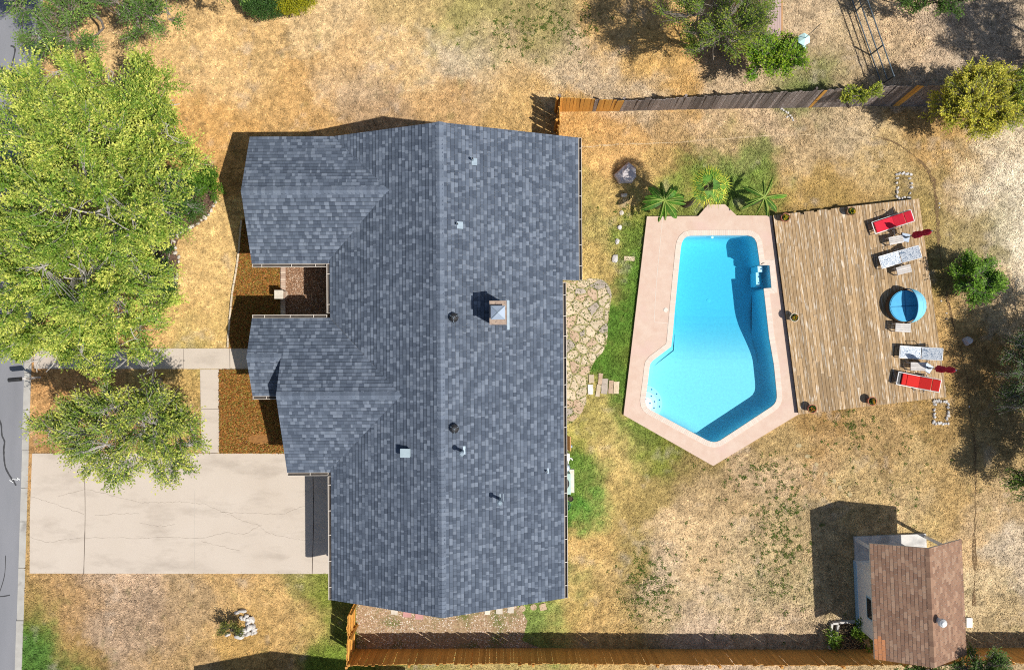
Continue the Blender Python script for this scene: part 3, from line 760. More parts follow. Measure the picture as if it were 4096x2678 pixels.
# coping bricks, edge to edge
cop = MB()
def resample(poly, step):
    out = []
    for i in range(len(poly)):
        a = Vector(poly[i]); b = Vector(poly[(i + 1) % len(poly)]); L_ = (b - a).length; n = max(1, round(L_ / step))
        for k in range(n): out.append(a + (b - a) * (k / n))
    return out
wl_l = loc_(wl); inn = loc_(shrink(wl, .025)); oo = loc_(cop_out)
for i in range(len(wl_l)):
    j = (i + 1) % len(wl_l)
    a, b, c, d = Vector(inn[i]), Vector(inn[j]), Vector(oo[j]), Vector(oo[i])
    n = max(1, round((c - d).length / .085))
    for k in range(n):
        t0 = (k + .03) / n; t1 = (k + .97) / n
        q = ccw([tuple(a + (b - a) * t0), tuple(a + (b - a) * t1), tuple(d + (c - d) * t1), tuple(d + (c - d) * t0)])
        f = random.uniform(.93, 1.05); base = alb((250, 232, 214))
        cop.cur = (base[0] * f, base[1] * f * random.uniform(.98, 1.01), base[2] * f)
        zt = DECK_Z + .016 + random.uniform(-.001, .001)
        cop.prism(q, DECK_Z - .06, zt)
    cop.cur = tuple(x * .97 for x in alb((244, 224, 204)))
    cop.prism(ccw([tuple(a + (d - a) * .01), tuple(b + (c - b) * .01), tuple(c + (b - c) * .01), tuple(d + (a - d) * .01)]), DECK_Z - .06, DECK_Z + .0125)
o = cop.build("coping", M['coping'], pool); o["kind"] = "stuff"
# shell
def pool_depth(py):
    t = min(1, max(0, (py - 1230) / 230)); t = t * t * (3 - 2 * t)
    return 1.46 + (0.88 - 1.46) * t
def pyof(y): return 1339 - (y + pc.y) * F / (H - WATER_Z)
def inset_by(poly, ds):
    n = len(poly); out = []
    for i in range(n):
        a = Vector(poly[i - 1]); b = Vector(poly[i]); c = Vector(poly[(i + 1) % n])
        e1 = (b - a).normalized(); e2 = (c - b).normalized(); m_ = Vector((-e1.y - e2.y, e1.x + e2.x)).normalized()
        k = ds[i] / max(.5, m_.dot(Vector((-e1.y, e1.x)))); out.append((b.x + m_.x * k, b.y + m_.y * k))
    return out
nic = [loc_([z8(x, y)])[0] for x, y in ((932, 309), (944, 450))]
near_n = [min(math.hypot(x - a, y - b) for a, b in nic) < .75 for x, y in wl_l]
COVE = [.06 if k else .38 for k in near_n]
rings_ = [[(x, y, DECK_Z - .03) for x, y in wl_l]]
for k in range(7):
    a = k / 6 * math.pi / 2
    q = inset_by(wl_l, [c * (1 - math.cos(a)) for c in COVE])
    rings_.append([(x, y, -pool_depth(pyof(wl_l[i][1])) + COVE[i] * (1 - math.sin(a))) for i, (x, y) in enumerate(q)])
sh = MB(); sh.smooth = True; nW = len(wl_l)
sh.add([p for r in rings_ for p in r], [(r * nW + i, (r + 1) * nW + i, (r + 1) * nW + (i + 1) % nW, r * nW + (i + 1) % nW) for r in range(len(rings_) - 1) for i in range(nW)])
shell_o = sh.build("shell", M['plaster'], pool)
bm = bmesh.new()
bm.faces.new([bm.verts.new((x, y, 0)) for x, y, z in rings_[-1]])
for py in (950, 1230, 1260, 1290, 1320, 1350, 1380, 1410, 1440, 1460, 1600):
    yy = (1339 - py) * (H - WATER_Z) / F - pc.y
    bmesh.ops.bisect_plane(bm, geom=list(bm.verts) + list(bm.edges) + list(bm.faces), plane_co=(0, yy, 0), plane_no=(0, 1, 0))
for v in bm.verts: v.co.z = -pool_depth(pyof(v.co.y)) + .001
bmesh.ops.triangulate(bm, faces=list(bm.faces))
bmesh.ops.recalc_face_normals(bm, faces=list(bm.faces))
me = bpy.data.meshes.new("pool_floor"); bm.to_mesh(me); bm.free(); me.materials.append(M['plaster'])
link("pool_floor", me, pool)
# corner steps with tiles
scx, scy = loc_([z8(200, 1140)])[0]
for k, (r, zt) in enumerate(((.80, -.62), (.55, -.42), (.32, -.22))):
    circ = [(scx + r * math.cos(t), scy + r * math.sin(t)) for t in np.linspace(0, 2 * math.pi, 48, endpoint=False)]
    # keep what lies inside the pool line by clipping to the corner's two walls
    c0 = loc_([z8(190, 1112)])[0]; c1 = loc_([z8(205, 1000)])[0]; c2 = loc_([z8(218, 1168)])[0]; c3 = loc_([z8(380, 1256)])[0]
    clipq = ccw([c1, (c1[0] + 3, c1[1] + .6), (c3[0] + 1.5, c3[1]), c3, c2, loc_([z8(196, 1146)])[0], c0])
    q = clip_convex(ccw(circ), clipq)
    o = MB().prism(q, -.98, zt).build("step", M['step_white'], pool)
    rt = r - .10; nt_ = 7 - 2 * k
    for t in np.linspace(-1.0, 1.45, nt_):
        x, y = scx + rt * math.cos(t), scy + rt * math.sin(t)
        if inpoly(np.array([x]), np.array([y]), shrink(ccw(clipq), .06))[0]:
            MB().box((x, y, zt + .006), (.055, .055, .008), t + .5).build("tile", M['tile_blue'], o)
# recessed ladder niche with two pale ledges
for (x0, y0, x1, y1, zt) in ((871, 313, 905, 348, -.25), (868, 350, 893, 433, -.42)):
    q = ccw(loc_([z8(x0 + 4, y0), z8(x1, y0), z8(x1 + 2, y1), z8(x0 + 6, y1)]))
    o = MB().prism(q, -1.2, zt).build("ledge", M['step_white'], pool)
    cx_, cy_ = sum(p[0] for p in q) / 4, sum(p[1] for p in q) / 4
    for dy in ((0,) if y1 - y0 < 50 else (-.14, .12)):
        MB().box((cx_ + .03, cy_ + dy, zt + .005), (.05, .05, .008), .6).build("tile", M['tile_blue'], o)
MB().box((*loc_([z8(893, 441)])[0], -.3), (.06, .06, .01), .4).build("tile", M['tile_blue'], pool)
MB().lathe([(.085, 0), (.085, .012), (.05, .02), (0, .02)], 20, (*loc_([XY(2834, 1201, -1.45)])[0], -1.459), cap=False).build("main_drain", M['step_white'], pool)
MB().lathe([(.05, 0), (.05, .03), (0, .03)], 14, (*loc_([z8(607, 140)])[0], -.35), cap=False).build("return_jet", M['step_white'], pool)
wo = MB().prism(ccw(loc_(shrink(wl, -.015))), -1.7, WATER_Z).build("water", M['water'], pool)

# ------------------------------------------------------------------ wooden deck, board by board
dk = empty("wooden_deck", (*wood_deck[0], 0), 0, "weathered tan plank deck beside the pool carrying sun loungers", "deck")
dkc = Vector((wood_deck[0][0], wood_deck[0][1], 0))
Apt = Vector(XY(3091, 861, WOOD_Z)); Ept = Vector(XY(3193, 1657, WOOD_Z))
Bpt = Vector(XY(3675.6, 794, WOOD_Z)); Dpt = Vector(XY(3786.8, 1587, WOOD_Z))
dv = (Ept - Apt).normalized(); dn = Vector((-dv.y, dv.x)); 
if dn.x < 0: dn = -dn
dq = ccw([tuple(Apt), tuple(Bpt), tuple(Dpt), tuple(Ept)])
Wd = .1425; row = 0; s_ = .02
while s_ < (Bpt - Apt).dot(dn) + .3:
    t = -1.2 - random.uniform(0, 2.8)
    while t < 9.6:
        Lb = random.choice((2.4, 3.0, 3.6, 3.6, 4.2)) + random.uniform(-.2, .2)
        r = [Apt + dv * t + dn * s_, Apt + dv * (t + Lb - .006) + dn * s_, Apt + dv * (t + Lb - .006) + dn * (s_ + Wd - .013), Apt + dv * t + dn * (s_ + Wd - .013)]
        q = clip_convex(ccw([tuple(p) for p in r]), dq)
        if q and len(q) >= 3:
            c = Vector((sum(p[0] for p in q) / len(q), sum(p[1] for p in q) / len(q), 0))
            ar = abs(sum(q[i][0] * q[(i + 1) % len(q)][1] - q[(i + 1) % len(q)][0] * q[i][1] for i in range(len(q)))) / 2
            if ar > .02:
                ang = math.atan2(dv.x, -dv.y)
                cs, sn = math.cos(-ang), math.sin(-ang)
                ql = [((x - c.x) * cs - (y - c.y) * sn, (x - c.x) * sn + (y - c.y) * cs) for x, y in q]
                MB().prism(ql, -.03, random.uniform(-.0015, .0025)).build("board", M['deckwood'], dk, (c.x - dkc.x, c.y - dkc.y, WOOD_Z), (0, 0, ang))
        t += Lb
    s_ += Wd; row += 1
fr_ = [(x - dkc.x, y - dkc.y) for x, y in shrink(dq, .05)]
MB().prism(fr_, -.02, WOOD_Z - .05).build("frame", M['deckframe'], dk)

# ------------------------------------------------------------------ the house
TH = math.radians(.35)
house = empty("house", (0, 0, 0), TH, "low ranch house with blue-grey shingled gable roof and brick chimney", "house")
PIT = .46; XR = -2.57; ZR = 4.90
YT, YB = 7.66, -10.15
XL, XW, XE = -6.997, 2.62, 1.967
YS = 2.11
YA, ZA, XA = 5.397, 3.99, -10.02
YC, ZC, XC = -2.191, 4.20, -8.705
YP, ZP, XP = -.79, 3.556, -10.0
A_S, C_N, C_S, P_S = 2.80, .70, -5.25, -2.288
VA = XR - (ZR - ZA) / PIT     # where the wing ridges meet the main slope
VC = XR - (ZR - ZC) / PIT
planes = []   # (downslope dir, ridge coordinate along it, ridge z, pieces)
planes.append(dict(d=(-1, 0), w0=-XR, z0=ZR, wmax=-XL, pieces=[
    [(XR, YT), (VA - (YT - YA), YT), (VA, YA), (XR, YA)],
    [(XR, YA), (VA, YA), (XL, YA - (VA - XL)), (XL, YC + (VC - XL)), (VC, YC), (XR, YC)],
    [(XR, YC), (VC, YC), (XL, YC - (VC - XL)), (XL, YB), (XR, YB)]]))
planes.append(dict(d=(1, 0), w0=XR, z0=ZR, wmax=XW, pieces=[[(XR, YT), (XW, YT), (XW, YS), (XR, YS)], [(XR, YS), (XE, YS), (XE, YB), (XR, YB)]]))
planes.append(dict(d=(0, 1), w0=YA, z0=ZA, wmax=YT, pieces=[[(VA, YA), (VA - (YT - YA), YT), (XA, YT), (XA, YA)]]))
planes.append(dict(d=(0, -1), w0=-YA, z0=ZA, wmax=-A_S, pieces=[[(VA, YA), (XL, YA), (XL, YA - (VA - XL))], [(XL, YA), (XA, YA), (XA, A_S), (XL, A_S)]]))
planes.append(dict(d=(0, 1), w0=YC, z0=ZC, wmax=C_N, pieces=[[(VC, YC), (XL, C_N), (XC, C_N), (XC, YC)], [(XC, C_N), (XP, C_N), (XP, YP), (XC, YP)]]))
planes.append(dict(d=(0, -1), w0=-YC, z0=ZC, wmax=-C_S, pieces=[[(VC, YC), (XL, YC), (XL, YC - (VC - XL))], [(XL, YC), (XC, YC), (XC, C_S), (XL, C_S)]]))
planes.append(dict(d=(0, -1), w0=-YP, z0=ZP, wmax=-P_S, pieces=[[(XP, YP), (XP, P_S), (XC + .12, P_S), (XC + .12, YP)]]))
def plane_z(pl):
    dx, dy = pl['d']; w0, z0 = pl['w0'], pl['z0']
    return lambda x, y: z0 - PIT * (x * dx + y * dy - w0)

roof_deck = MB()
for pl in planes:
    fz = plane_z(pl)
    for pc_ in pl['pieces']:
        roof_deck.prism(ccw(pc_), (lambda x, y, f=fz: f(x, y) - .16), (lambda x, y, f=fz: f(x, y) - .004))
roof = roof_deck.build("roof", M['trim'], house)

TINTS = [(.080, .097, .128), (.094, .113, .146), (.118, .140, .178), (.146, .170, .212), (.182, .208, .252), (.108, .128, .164)]
TINTS = [(t[0] * .86, t[1] * .89, t[2] * .91) for t in TINTS]
def shingles(planes, mb_rest, singles, ns, tints, course, wmin, wmax_, parent, thick=.011, single_plane=None, fz_extra=0.0, tone=1.0):
    made = 0
    for ip, pl in enumerate(planes):
        dx, dy = pl['d']; ex, ey = -dy, dx
        fz = plane_z(pl) if 'fz' not in pl else pl['fz']
        pcs = [ccw([(x * ex + y * ey, x * dx + y * dy) for x, y in p]) for p in pl['pieces']]
        umin = min(p[0] for q in pcs for p in q); umax = max(p[0] for q in pcs for p in q)
        w = pl['wmax']; k = 0
        while w > pl['w0']:
            wl_, wh = w, w - course
            u = umin - random.uniform(0, wmax_)
            last = None
            while u < umax:
                L_ = random.uniform(wmin, wmax_) if random.random() < .8 else random.uniform(wmin * .5, wmin)
                t_ = random.choice(tints)
                if t_ == last and random.random() < .6: t_ = random.choice(tints)
                last = t_; f = random.uniform(.93, 1.07) * tone
                lift = random.uniform(0, .003)
                bnd = wh + course * .20  # printed darker band on each tab, doubling as the painted course shadow
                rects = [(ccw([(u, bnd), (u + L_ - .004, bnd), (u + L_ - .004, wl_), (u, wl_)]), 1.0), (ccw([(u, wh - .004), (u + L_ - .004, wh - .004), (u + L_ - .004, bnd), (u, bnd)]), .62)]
                for q, (rect, bf) in [(q, r) for q in pcs for r in rects]:
                    c = clip_convex(rect, q)
                    if not c: continue
                    single = bf == 1.0 and single_plane is not None and ip == single_plane and made < ns and w - course <= pl['w0'] + course * 2.0 and len(c) == 4
                    mb = MB() if single else mb_rest
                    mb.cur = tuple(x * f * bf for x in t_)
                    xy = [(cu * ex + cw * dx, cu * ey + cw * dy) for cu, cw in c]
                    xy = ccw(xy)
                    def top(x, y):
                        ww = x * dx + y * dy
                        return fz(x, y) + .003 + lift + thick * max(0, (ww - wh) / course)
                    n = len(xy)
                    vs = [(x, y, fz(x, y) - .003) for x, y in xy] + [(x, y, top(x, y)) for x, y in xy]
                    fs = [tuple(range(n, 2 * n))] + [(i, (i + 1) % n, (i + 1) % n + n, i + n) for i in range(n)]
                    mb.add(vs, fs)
                    if single:
                        mb.build("shingle", M['shingle'], parent); made += 1
                u += L_
            w -= course
    return made
rest = MB()
# ridge caps: one shared mesh per tint
caps = []
for t_ in (TINTS[3], tuple(x * 1.1 for x in TINTS[3]), tuple(x * .92 for x in TINTS[3]), TINTS[2], TINTS[4]):
    mb = MB(); mb.cur = t_
    lw = .15
    vs = []
    for (y, dz) in ((0, .010), (.165, .024)):
        vs += [(-lw, y, -lw * PIT + dz), (0, y, dz + .008), (lw, y, -lw * PIT + dz), (-lw, y, -lw * PIT + dz - .012), (lw, y, -lw * PIT + dz - .012)]
    mb.add(vs, [(0, 1, 6, 5), (1, 2, 7, 6), (5, 6, 7, 9, 8), (3, 0, 5, 8), (2, 4, 9, 7), (1, 0, 3, 4, 2)])
    caps.append(mb.mesh("shingle", M['shingle']))
def ridge(p0, p1, z):
    a = Vector((*p0, z)); b = Vector((*p1, z)); d = b - a; n = int(d.length / .145); ang = math.atan2(d.y, d.x) - math.pi / 2
    for i in range(n + 1):
        p = a + d.normalized() * min(i * .145, d.length - .15)
        link("shingle", random.choice(caps), roof, p, (0, 0, ang))
    return n + 1
nr = ridge((XR, YB), (XR, YT), ZR) + ridge((XA, YA), (VA, YA), ZA) + ridge((XC, YC), (VC, YC), ZC) + ridge((XP, YP), (XC, YP), ZP)
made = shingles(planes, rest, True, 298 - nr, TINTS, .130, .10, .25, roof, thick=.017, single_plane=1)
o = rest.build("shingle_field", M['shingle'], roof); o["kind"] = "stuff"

# walls under the roof
def wallbox(x0, x1, y0, y1, z1=2.55):
    return ccw([(x0, y0), (x1, y0), (x1, y1), (x0, y1)])
OV = .42
wl_main = MB()
wl_main.prism(wallbox(XL + OV, XE - OV, YB + .3, YT - .3), -.1, 2.6)
wl_main.prism(wallbox(XE - OV - .05, XW - OV, YS + .3, YT - .3), -.1, 2.45)
wl_main.prism(wallbox(XA + .35, XL + OV + .05, A_S + OV, YT - .31), -.1, 2.62)
wl_main.prism(wallbox(XC + .3, XL + OV + .05, C_S + OV, C_N - OV), -.1, 2.6)
def gable(axis, a0, a1, c, zr, span0, span1, t0, t1):
    """triangular wall under a gable, thickness t0..t1 along axis"""
    zb = 2.5
    pts = [(span0, min(zb, zr)), (span1, zb), (span1, max(zb + .01, zr - PIT * abs(span1 - c) - .2)), (c, zr - .2), (span0, max(zb + .01, zr - PIT * abs(span0 - c) - .2))]
    mb = wl_main
    n = len(pts); vs = []
    for t in (t0, t1):
        for s, z in pts: vs.append((s, t, z) if axis == 'y' else (t, s, z))
    mb.add(vs, [tuple(range(n)), tuple(range(2 * n - 1, n - 1, -1))] + [(i, (i + 1) % n, (i + 1) % n + n, i + n) for i in range(n)])
gable('y', 0, 0, XR, ZR, XL + OV + .01, XE - OV - .01, YT - .5, YT - .303)
gable('y', 0, 0, XR, ZR, XL + OV + .01, XE - OV - .01, YB + .303, YB + .5)
gable('x', 0, 0, YA, ZA, A_S + OV + .01, YT - .33, XA + .353, XA + .5)
gable('x', 0, 0, YC, ZC, C_S + OV + .01, C_N - OV - .01, XC + .303, XC + .5)
wl_main.build("wall", M['wall'], house)
# porch post, beam, doors and windows
for y in (C_N - .35, P_S + .3):
    MB().box((XP + .35, y, 1.35), (.14, .14, 2.7)).build("porch_post", M['trim'], house)
MB().box((XP + .35, (C_N + P_S) / 2, 2.68), (.14, 2.2, .18)).build("porch_beam", M['trim'], house)
def opening(name, c, s, mt, frame=.06, handle=False):
    o = MB().box(c, s).build(name, M['trim'] if mt != 'door' else M['brick'], house)
    s2 = tuple(max(.02, v - 2 * frame) if v > .2 else v + .03 for v in s)
    if mt == 'glass': MB().box(c, s2).build("pane", M['glass_dark'], o)
    else:
        MB().box(c, s2).build("panel", M['white'], o)
    return o
gd = opening("garage_door", (XL + OV - .01, -7.6, 1.1), (.08, 4.6, 2.2), 'panel')
opening("front_door", (XC + .29, -.6, 1.05), (.06, .95, 2.1), 'panel')
for c, s in (((XA + .34, 5.3, 1.45), (.08, 1.8, 1.2)), ((XC + .29, -3.7, 1.45), (.08, 1.5, 1.2)), ((XW - OV + .01, 5.5, 1.4), (.08, 1.5, 1.2)), ((XE - OV + .01, -.5, 1.1), (.08, 2.4, 2.1)), ((XE - OV + .01, -4.2, 1.5), (.08, 1.2, 1.0)),
             ((-4.4, YB + .29, 1.5), (1.2, .08, 1.0)), ((-.6, YB + .29, 1.5), (1.2, .08, 1.0)), ((-4.6, YT - .29, 1.5), (1.2, .08, 1.0)), ((-.4, YT - .29, 1.5), (1.2, .08, 1.0)), ((XL + OV - .01, 1.8, 1.4), (.08, 1.4, 1.3))):
    opening("window", c, s, 'glass')

# gutters with straps
def gutter(p0, p1, z, out):
    """open gutter along an eave, out = unit outward direction"""
    a = Vector((*p0, 0)); b = Vector((*p1, 0)); d = (b - a); L_ = d.length; d.normalize(); o_ = Vector((*out, 0))
    ang = math.atan2(d.y, d.x); mid = (a + b) / 2
    side = 1 if Vector((-math.sin(ang), math.cos(ang), 0)).dot(o_) > 0 else -1
    g = MB()
    g.box((0, side * .012, -.06), (L_, .012, .12)); g.box((0, side * .066, -.118), (L_, .11, .012)); g.box((0, side * .124, -.052), (L_, .016, .125))
    g.box((-L_ / 2 + .006, side * .066, -.06), (.012, .10, .11)); g.box((L_ / 2 - .006, side * .066, -.06), (.012, .10, .11))
    go = g.build("gutter", M['gutter'], house, (mid.x, mid.y, z), (0, 0, ang))
    MB().box((0, side * .066, -.095), (L_ - .03, .094, .03)).build("gutter_debris", M['gutter_dirt'], go)
    n = max(1, int(L_ / .85))
    for i in range(n):
        MB().box((-L_ / 2 + (i + .5) * L_ / n + random.uniform(-.15, .15), side * .066, .004), (.025, .10, .006)).build("strap", M['gutter'], go)
ze = lambda x: ZR - PIT * abs(x - XR)
gutter((XA, A_S), (XL - .14, A_S), ZA - PIT * (YA - A_S) - .01, (0, -1))
gutter((XL, YA - (VA - XL) - .16), (XL, YC + (VC - XL) + .16), ze(XL) - .01, (-1, 0))
gutter((XP, C_N), (XL - .14, C_N), ZC - PIT * (C_N - YC) - .01, (0, 1))
gutter((XP, P_S), (XC - .02, P_S), ZP - PIT * (YP - P_S) - .01, (0, -1))
gutter((XC, C_S), (XL - .14, C_S), ZC - PIT * (YC - C_S) - .01, (0, -1))
gutter((XL, YC - (VC - XL) - .3), (XL, YB), ze(XL) - .01, (-1, 0))
gutter((XW, YT), (XW, YS), ze(XW) - .01, (1, 0))
gutter((XE, YS - .1), (XE, YB), ze(XE) - .01, (1, 0))

# things fixed to the roof: parts of the house
def on_roof_right(px, py):
    z = 4.2
    for _ in range(6):
        p = P(px, py, z); z = ZR - PIT * abs(p.x - XR)
    q = Matrix.Rotation(-TH, 3, 'Z') @ p
    return Vector((q.x, q.y, z))
SL = math.atan(PIT)
def flash(parent, c, s, right=True):
    MB().box((0, 0, .016), (s[0], s[1], .008)).build("flashing", M['metal'], parent, c, (0, SL if right else -SL, 0))
c = on_roof_right(1995, 1255)
chim = MB(); zb, zt = 3.3, 5.42
chim.box((c.x, c.y, (zb + zt) / 2), (.54, .78, zt - zb)); chim.box((c.x, c.y, zt + .04), (.60, .84, .10))
ch = chim.build("chimney", M['chim'], house)
cap = MB(); cz = zt + .30
cap.add([(c.x - .25, c.y - .24, cz), (c.x + .25, c.y - .24, cz), (c.x + .25, c.y + .24, cz), (c.x - .25, c.y + .24, cz), (c.x, c.y, cz + .13),
         (c.x - .25, c.y - .24, cz - .04), (c.x + .25, c.y - .24, cz - .04), (c.x + .25, c.y + .24, cz - .04), (c.x - .25, c.y + .24, cz - .04)],
        [(0, 1, 4), (1, 2, 4), (2, 3, 4), (3, 0, 4), (5, 6, 1, 0), (6, 7, 2, 1), (7, 8, 3, 2), (8, 5, 0, 3), (8, 7, 6, 5)])
cap.build("chimney_cap", M['cap_metal'], ch)
for sx in (-1, 1):
    for sy in (-1, 1):
        MB().tube([(c.x + sx * .25, c.y + sy * .24, cz + .004), (c.x, c.y, cz + .136)], .011, 6).build("cap_seam", M['metal'], ch)
        MB().box((c.x + sx * .2, c.y + sy * .19, zt + .18), (.03, .03, .24)).build("cap_leg", M['metal_dark'], ch)
MB().box((c.x, c.y, zt + .12), (.3, .34, .10)).build("flue_tile", M['brick'], ch)
zc_ = ZR - PIT * abs(c.x + .36 - XR)
MB().box((0, 0, 0), (.10, 1.1, .02)).build("flashing", M['metal'], ch, (c.x + .35, c.y - .04, zc_ + .03), (0, SL, 0))

def turbine(parent, c, mtl, r=.17, h=.30, nf=16, z0=0.0, spider=True, name="turbine_vent"):
    t = MB(); t.lathe([(r * .62, -.15), (r * .62, z0 + .10)], 16, c); 
    o = t.build(name, mtl, parent)
    f = MB()
    for k in range(nf):
        a = 2 * math.pi * k / nf; prof = []
        for (rr, zz_) in ((.62, .08), (.95, .14), (1.0, .2), (.9, .27), (.55, .33)):
            a2 = a + (zz_ - .08) * 1.6
            for da, dr in ((-.16, -.03), (.16, .03)):
                prof.append((c[0] + (rr + dr) * r * math.cos(a2 + da), c[1] + (rr + dr) * r * math.sin(a2 + da), c[2] + z0 + zz_ * h / .33))
        f.add(prof, [(2 * i, 2 * i + 1, 2 * i + 3, 2 * i + 2) for i in range(4)])
    f.build("fins", mtl, o)
    MB().lathe([(r * .62, z0 + h * .98), (r * .5, z0 + h * 1.05), (.0, z0 + h * 1.08)], 16, c, cap=False).build("top_plate", mtl, o)
    if spider:
        for k in range(3):
            a = .5 + k * 2.094
            MB().tube([(c[0], c[1], c[2] + z0 + h * 1.12), (c[0] + r * .95 * math.cos(a), c[1] + r * .95 * math.sin(a), c[2] + z0 + h * .9), (c[0] + r * 1.25 * math.cos(a), c[1] + r * 1.25 * math.sin(a), c[2] + z0 + .04)], .008, 5).build("brace", M['metal'], o)
    return o
for px, py in ((1817, 1270), (1819, 1711)):
    turbine(house, on_roof_right(px, py), M['metal_dark'])
def flue(px, py, h, r, fl, capr=None):
    c = on_roof_right(px, py)
    o = MB().lathe([(r, -.1), (r, h)], 14, c).build("vent_pipe", M['metal'], house)
    if capr:
        MB().lathe([(capr, h + .0), (capr, h + .07), (capr * .5, h + .11), (0, h + .11)], 16, c, cap=False).build("vent_cap", M['metal'], o)
    else:
        MB().lathe([(r * .8, h + .001), (0, h + .001)], 12, c, cap=False).build("pipe_mouth", M['black'], o)
    flash(o, (c.x + fl[2], c.y + fl[3], c.z - PIT * fl[2] + .004), fl[:2])
flue(1851, 1803, .62, .055, (.16, .30, .05, .03), .09)
flue(2000, 1993, .72, .055, (.15, .28, .05, .04), .09)
flue(2187, 1882, .2, .035, (.10, .22, .05, 0))
flue(1891, 640, .28, .045, (.22, .26, .05, -.06))
flue(1830, 897, .18, .04, (.24, .26, .08, -.03))
c = on_roof_right(1628, 1808)
bv = MB(); bv.box((0, 0, .10), (.30, .28, .2)); bv.box((-.02, 0, .215), (.36, .32, .035))
bv.build("box_vent", mat('boxvent', (.36, .44, .47), (.32, .40, .43), rough=.5), house, (c.x, c.y, c.z - .02), (0, -.12, 0))

# ------------------------------------------------------------------ courtyard wall and pillar
cw = empty("courtyard_wall", (*XY(1136, 1160), 0), 0, "low brick wall crossing the courtyard between the two wings", "wall")
brm = [MB().rbox((0, 0, 0), (.20, .088, .09), .006).mesh("brick", mat('brick_tan%d' % i, c1, c2, scale=6, objvar=.12)) for i, (c1, c2) in enumerate((((.60, .47, .36), (.52, .40, .31)), ((.50, .36, .27), (.42, .30, .23)), ((.66, .54, .43), (.58, .47, .37))))]
yy0, yy1 = XY(1136, 1046)[1], XY(1136, 1300)[1]
n = int(abs(yy1 - yy0) / .095)
for i in range(n):
    link("brick", random.choice(brm), cw, (0, yy0 - i * .095 - cw.location.y, .11), (0, 0, random.uniform(-.03, .03)))
MB().box((0, (yy0 + yy1) / 2 - cw.location.y, .03), (.17, abs(yy1 - yy0), .08)).build("footing", M['brick'], cw)
pl = empty("brick_pillar", (*XY(1138, 1181), 0), 0, "square brick pillar with stone cap at the courtyard wall", "pillar")
pw = .30
for k in range(8):
    for i, (dx, dy, rz) in enumerate(((-.055, -.105, 0), (.105, -.055, math.pi / 2), (.055, .105, 0), (-.105, .055, math.pi / 2))):
        if k % 2: dx, dy = -dx, dy; 
        link("brick", random.choice(brm), pl, (dx, dy, .05 + k * .097), (0, 0, rz if True else 0))
MB().box((0, 0, .39), (.24, .24, .78)).build("core", M['brick'], pl)
MB().rbox((0, 0, .82), (.36, .36, .07), .012).build("cap_stone", M['limestone'], pl)

# ------------------------------------------------------------------ flagstone patio
pt = empty("flagstone_patio", (*XY(2320, 1350), 0), 0, "irregular tan flagstone patio with grass joints behind the house", "patio")
pcx, pcy = pt.location.x, pt.location.y
MB().prism([(x - pcx, y - pcy) for x, y in patio], -.05, .006).build("bedding", M['joint'], pt)
sites = []
xs_ = [p[0] for p in patio]; ys_ = [p[1] for p in patio]
rr = random.Random(3)
for _ in range(9000):
    x = rr.uniform(min(xs_) - .2, max(xs_) + .2); y = rr.uniform(min(ys_) - .2, max(ys_) + .2)
    md = .22 + .24 * abs(math.sin(x * 3.1 + y * 2.3))
    if all((x - a) ** 2 + (y - b) ** 2 > md * md for a, b in sites): sites.append((x, y))
for (x, y) in sites:
    cell = [(x - 1, y - 1), (x + 1, y - 1), (x + 1, y + 1), (x - 1, y + 1)]
    for (a, b) in sites:
        if (a, b) == (x, y) or (a - x) ** 2 + (b - y) ** 2 > 2.5: continue
        mx_, my_ = (a + x) / 2, (b + y) / 2; dx, dy = a - x, b - y; L_ = math.hypot(dx, dy); dx /= L_; dy /= L_
        big = [(mx_ - dy * 5, my_ + dx * 5), (mx_ - dx * 8 - dy * 5, my_ - dy * 8 + dx * 5), (mx_ - dx * 8 + dy * 5, my_ - dy * 8 - dx * 5), (mx_ + dy * 5, my_ - dx * 5)]
        cell = clip_convex(cell, ccw(big))
        if not cell: break
    if not cell: continue
    q = clip_convex(list(patio), ccw(cell))
    if len(q) < 3: continue
    q = ccw(q)
    ar = sum(q[i][0] * q[(i + 1) % len(q)][1] - q[(i + 1) % len(q)][0] * q[i][1] for i in range(len(q))) / 2
    if ar < .035: continue
    q = shrink(q, rr.uniform(.010, .042))
    ar2 = sum(q[i][0] * q[(i + 1) % len(q)][1] - q[(i + 1) % len(q)][0] * q[i][1] for i in range(len(q))) / 2
    if ar2 < .02: continue
    q2 = []
    for i in range(len(q)):
        a = q[i]; b = q[(i + 1) % len(q)]; L_ = math.hypot(b[0] - a[0], b[1] - a[1]); m_ = max(1, int(L_ / .12))
        for k in range(m_):
            t = k / m_; q2.append((a[0] + (b[0] - a[0]) * t + rr.uniform(-.022, .022), a[1] + (b[1] - a[1]) * t + rr.uniform(-.022, .022)))
    cx_ = sum(p[0] for p in q2) / len(q2); cy_ = sum(p[1] for p in q2) / len(q2)
    h = rr.uniform(.018, .028)
    mt = rr.choice(('flag', 'flag', 'flag', 'flag_pink', 'flag_grey'))
    q2 = ccw([(px_ - cx_, py_ - cy_) for px_, py_ in q2])
    mb = MB(); mb.prism(q2, -.02, h - .012)
    qi = shrink(q2, .014)
    n = len(q2)
    mb.add([(a, b, h - .012) for a, b in q2] + [(a, b, h) for a, b in qi], [(i, (i + 1) % n, (i + 1) % n + n, i + n) for i in range(n)])
    tz = tessellate_polygon([[Vector((a, b, 0)) for a, b in qi]])
    mb.add([(a, b, h + .004 * math.sin(a * 20 + b * 31)) for a, b in qi], [t if (qi[t[1]][0] - qi[t[0]][0]) * (qi[t[2]][1] - qi[t[0]][1]) - (qi[t[1]][1] - qi[t[0]][1]) * (qi[t[2]][0] - qi[t[0]][0]) > 0 else (t[2], t[1], t[0]) for t in tz])
    mb.build("stone", M[mt], pt, (cx_ - pcx, cy_ - pcy, 0))
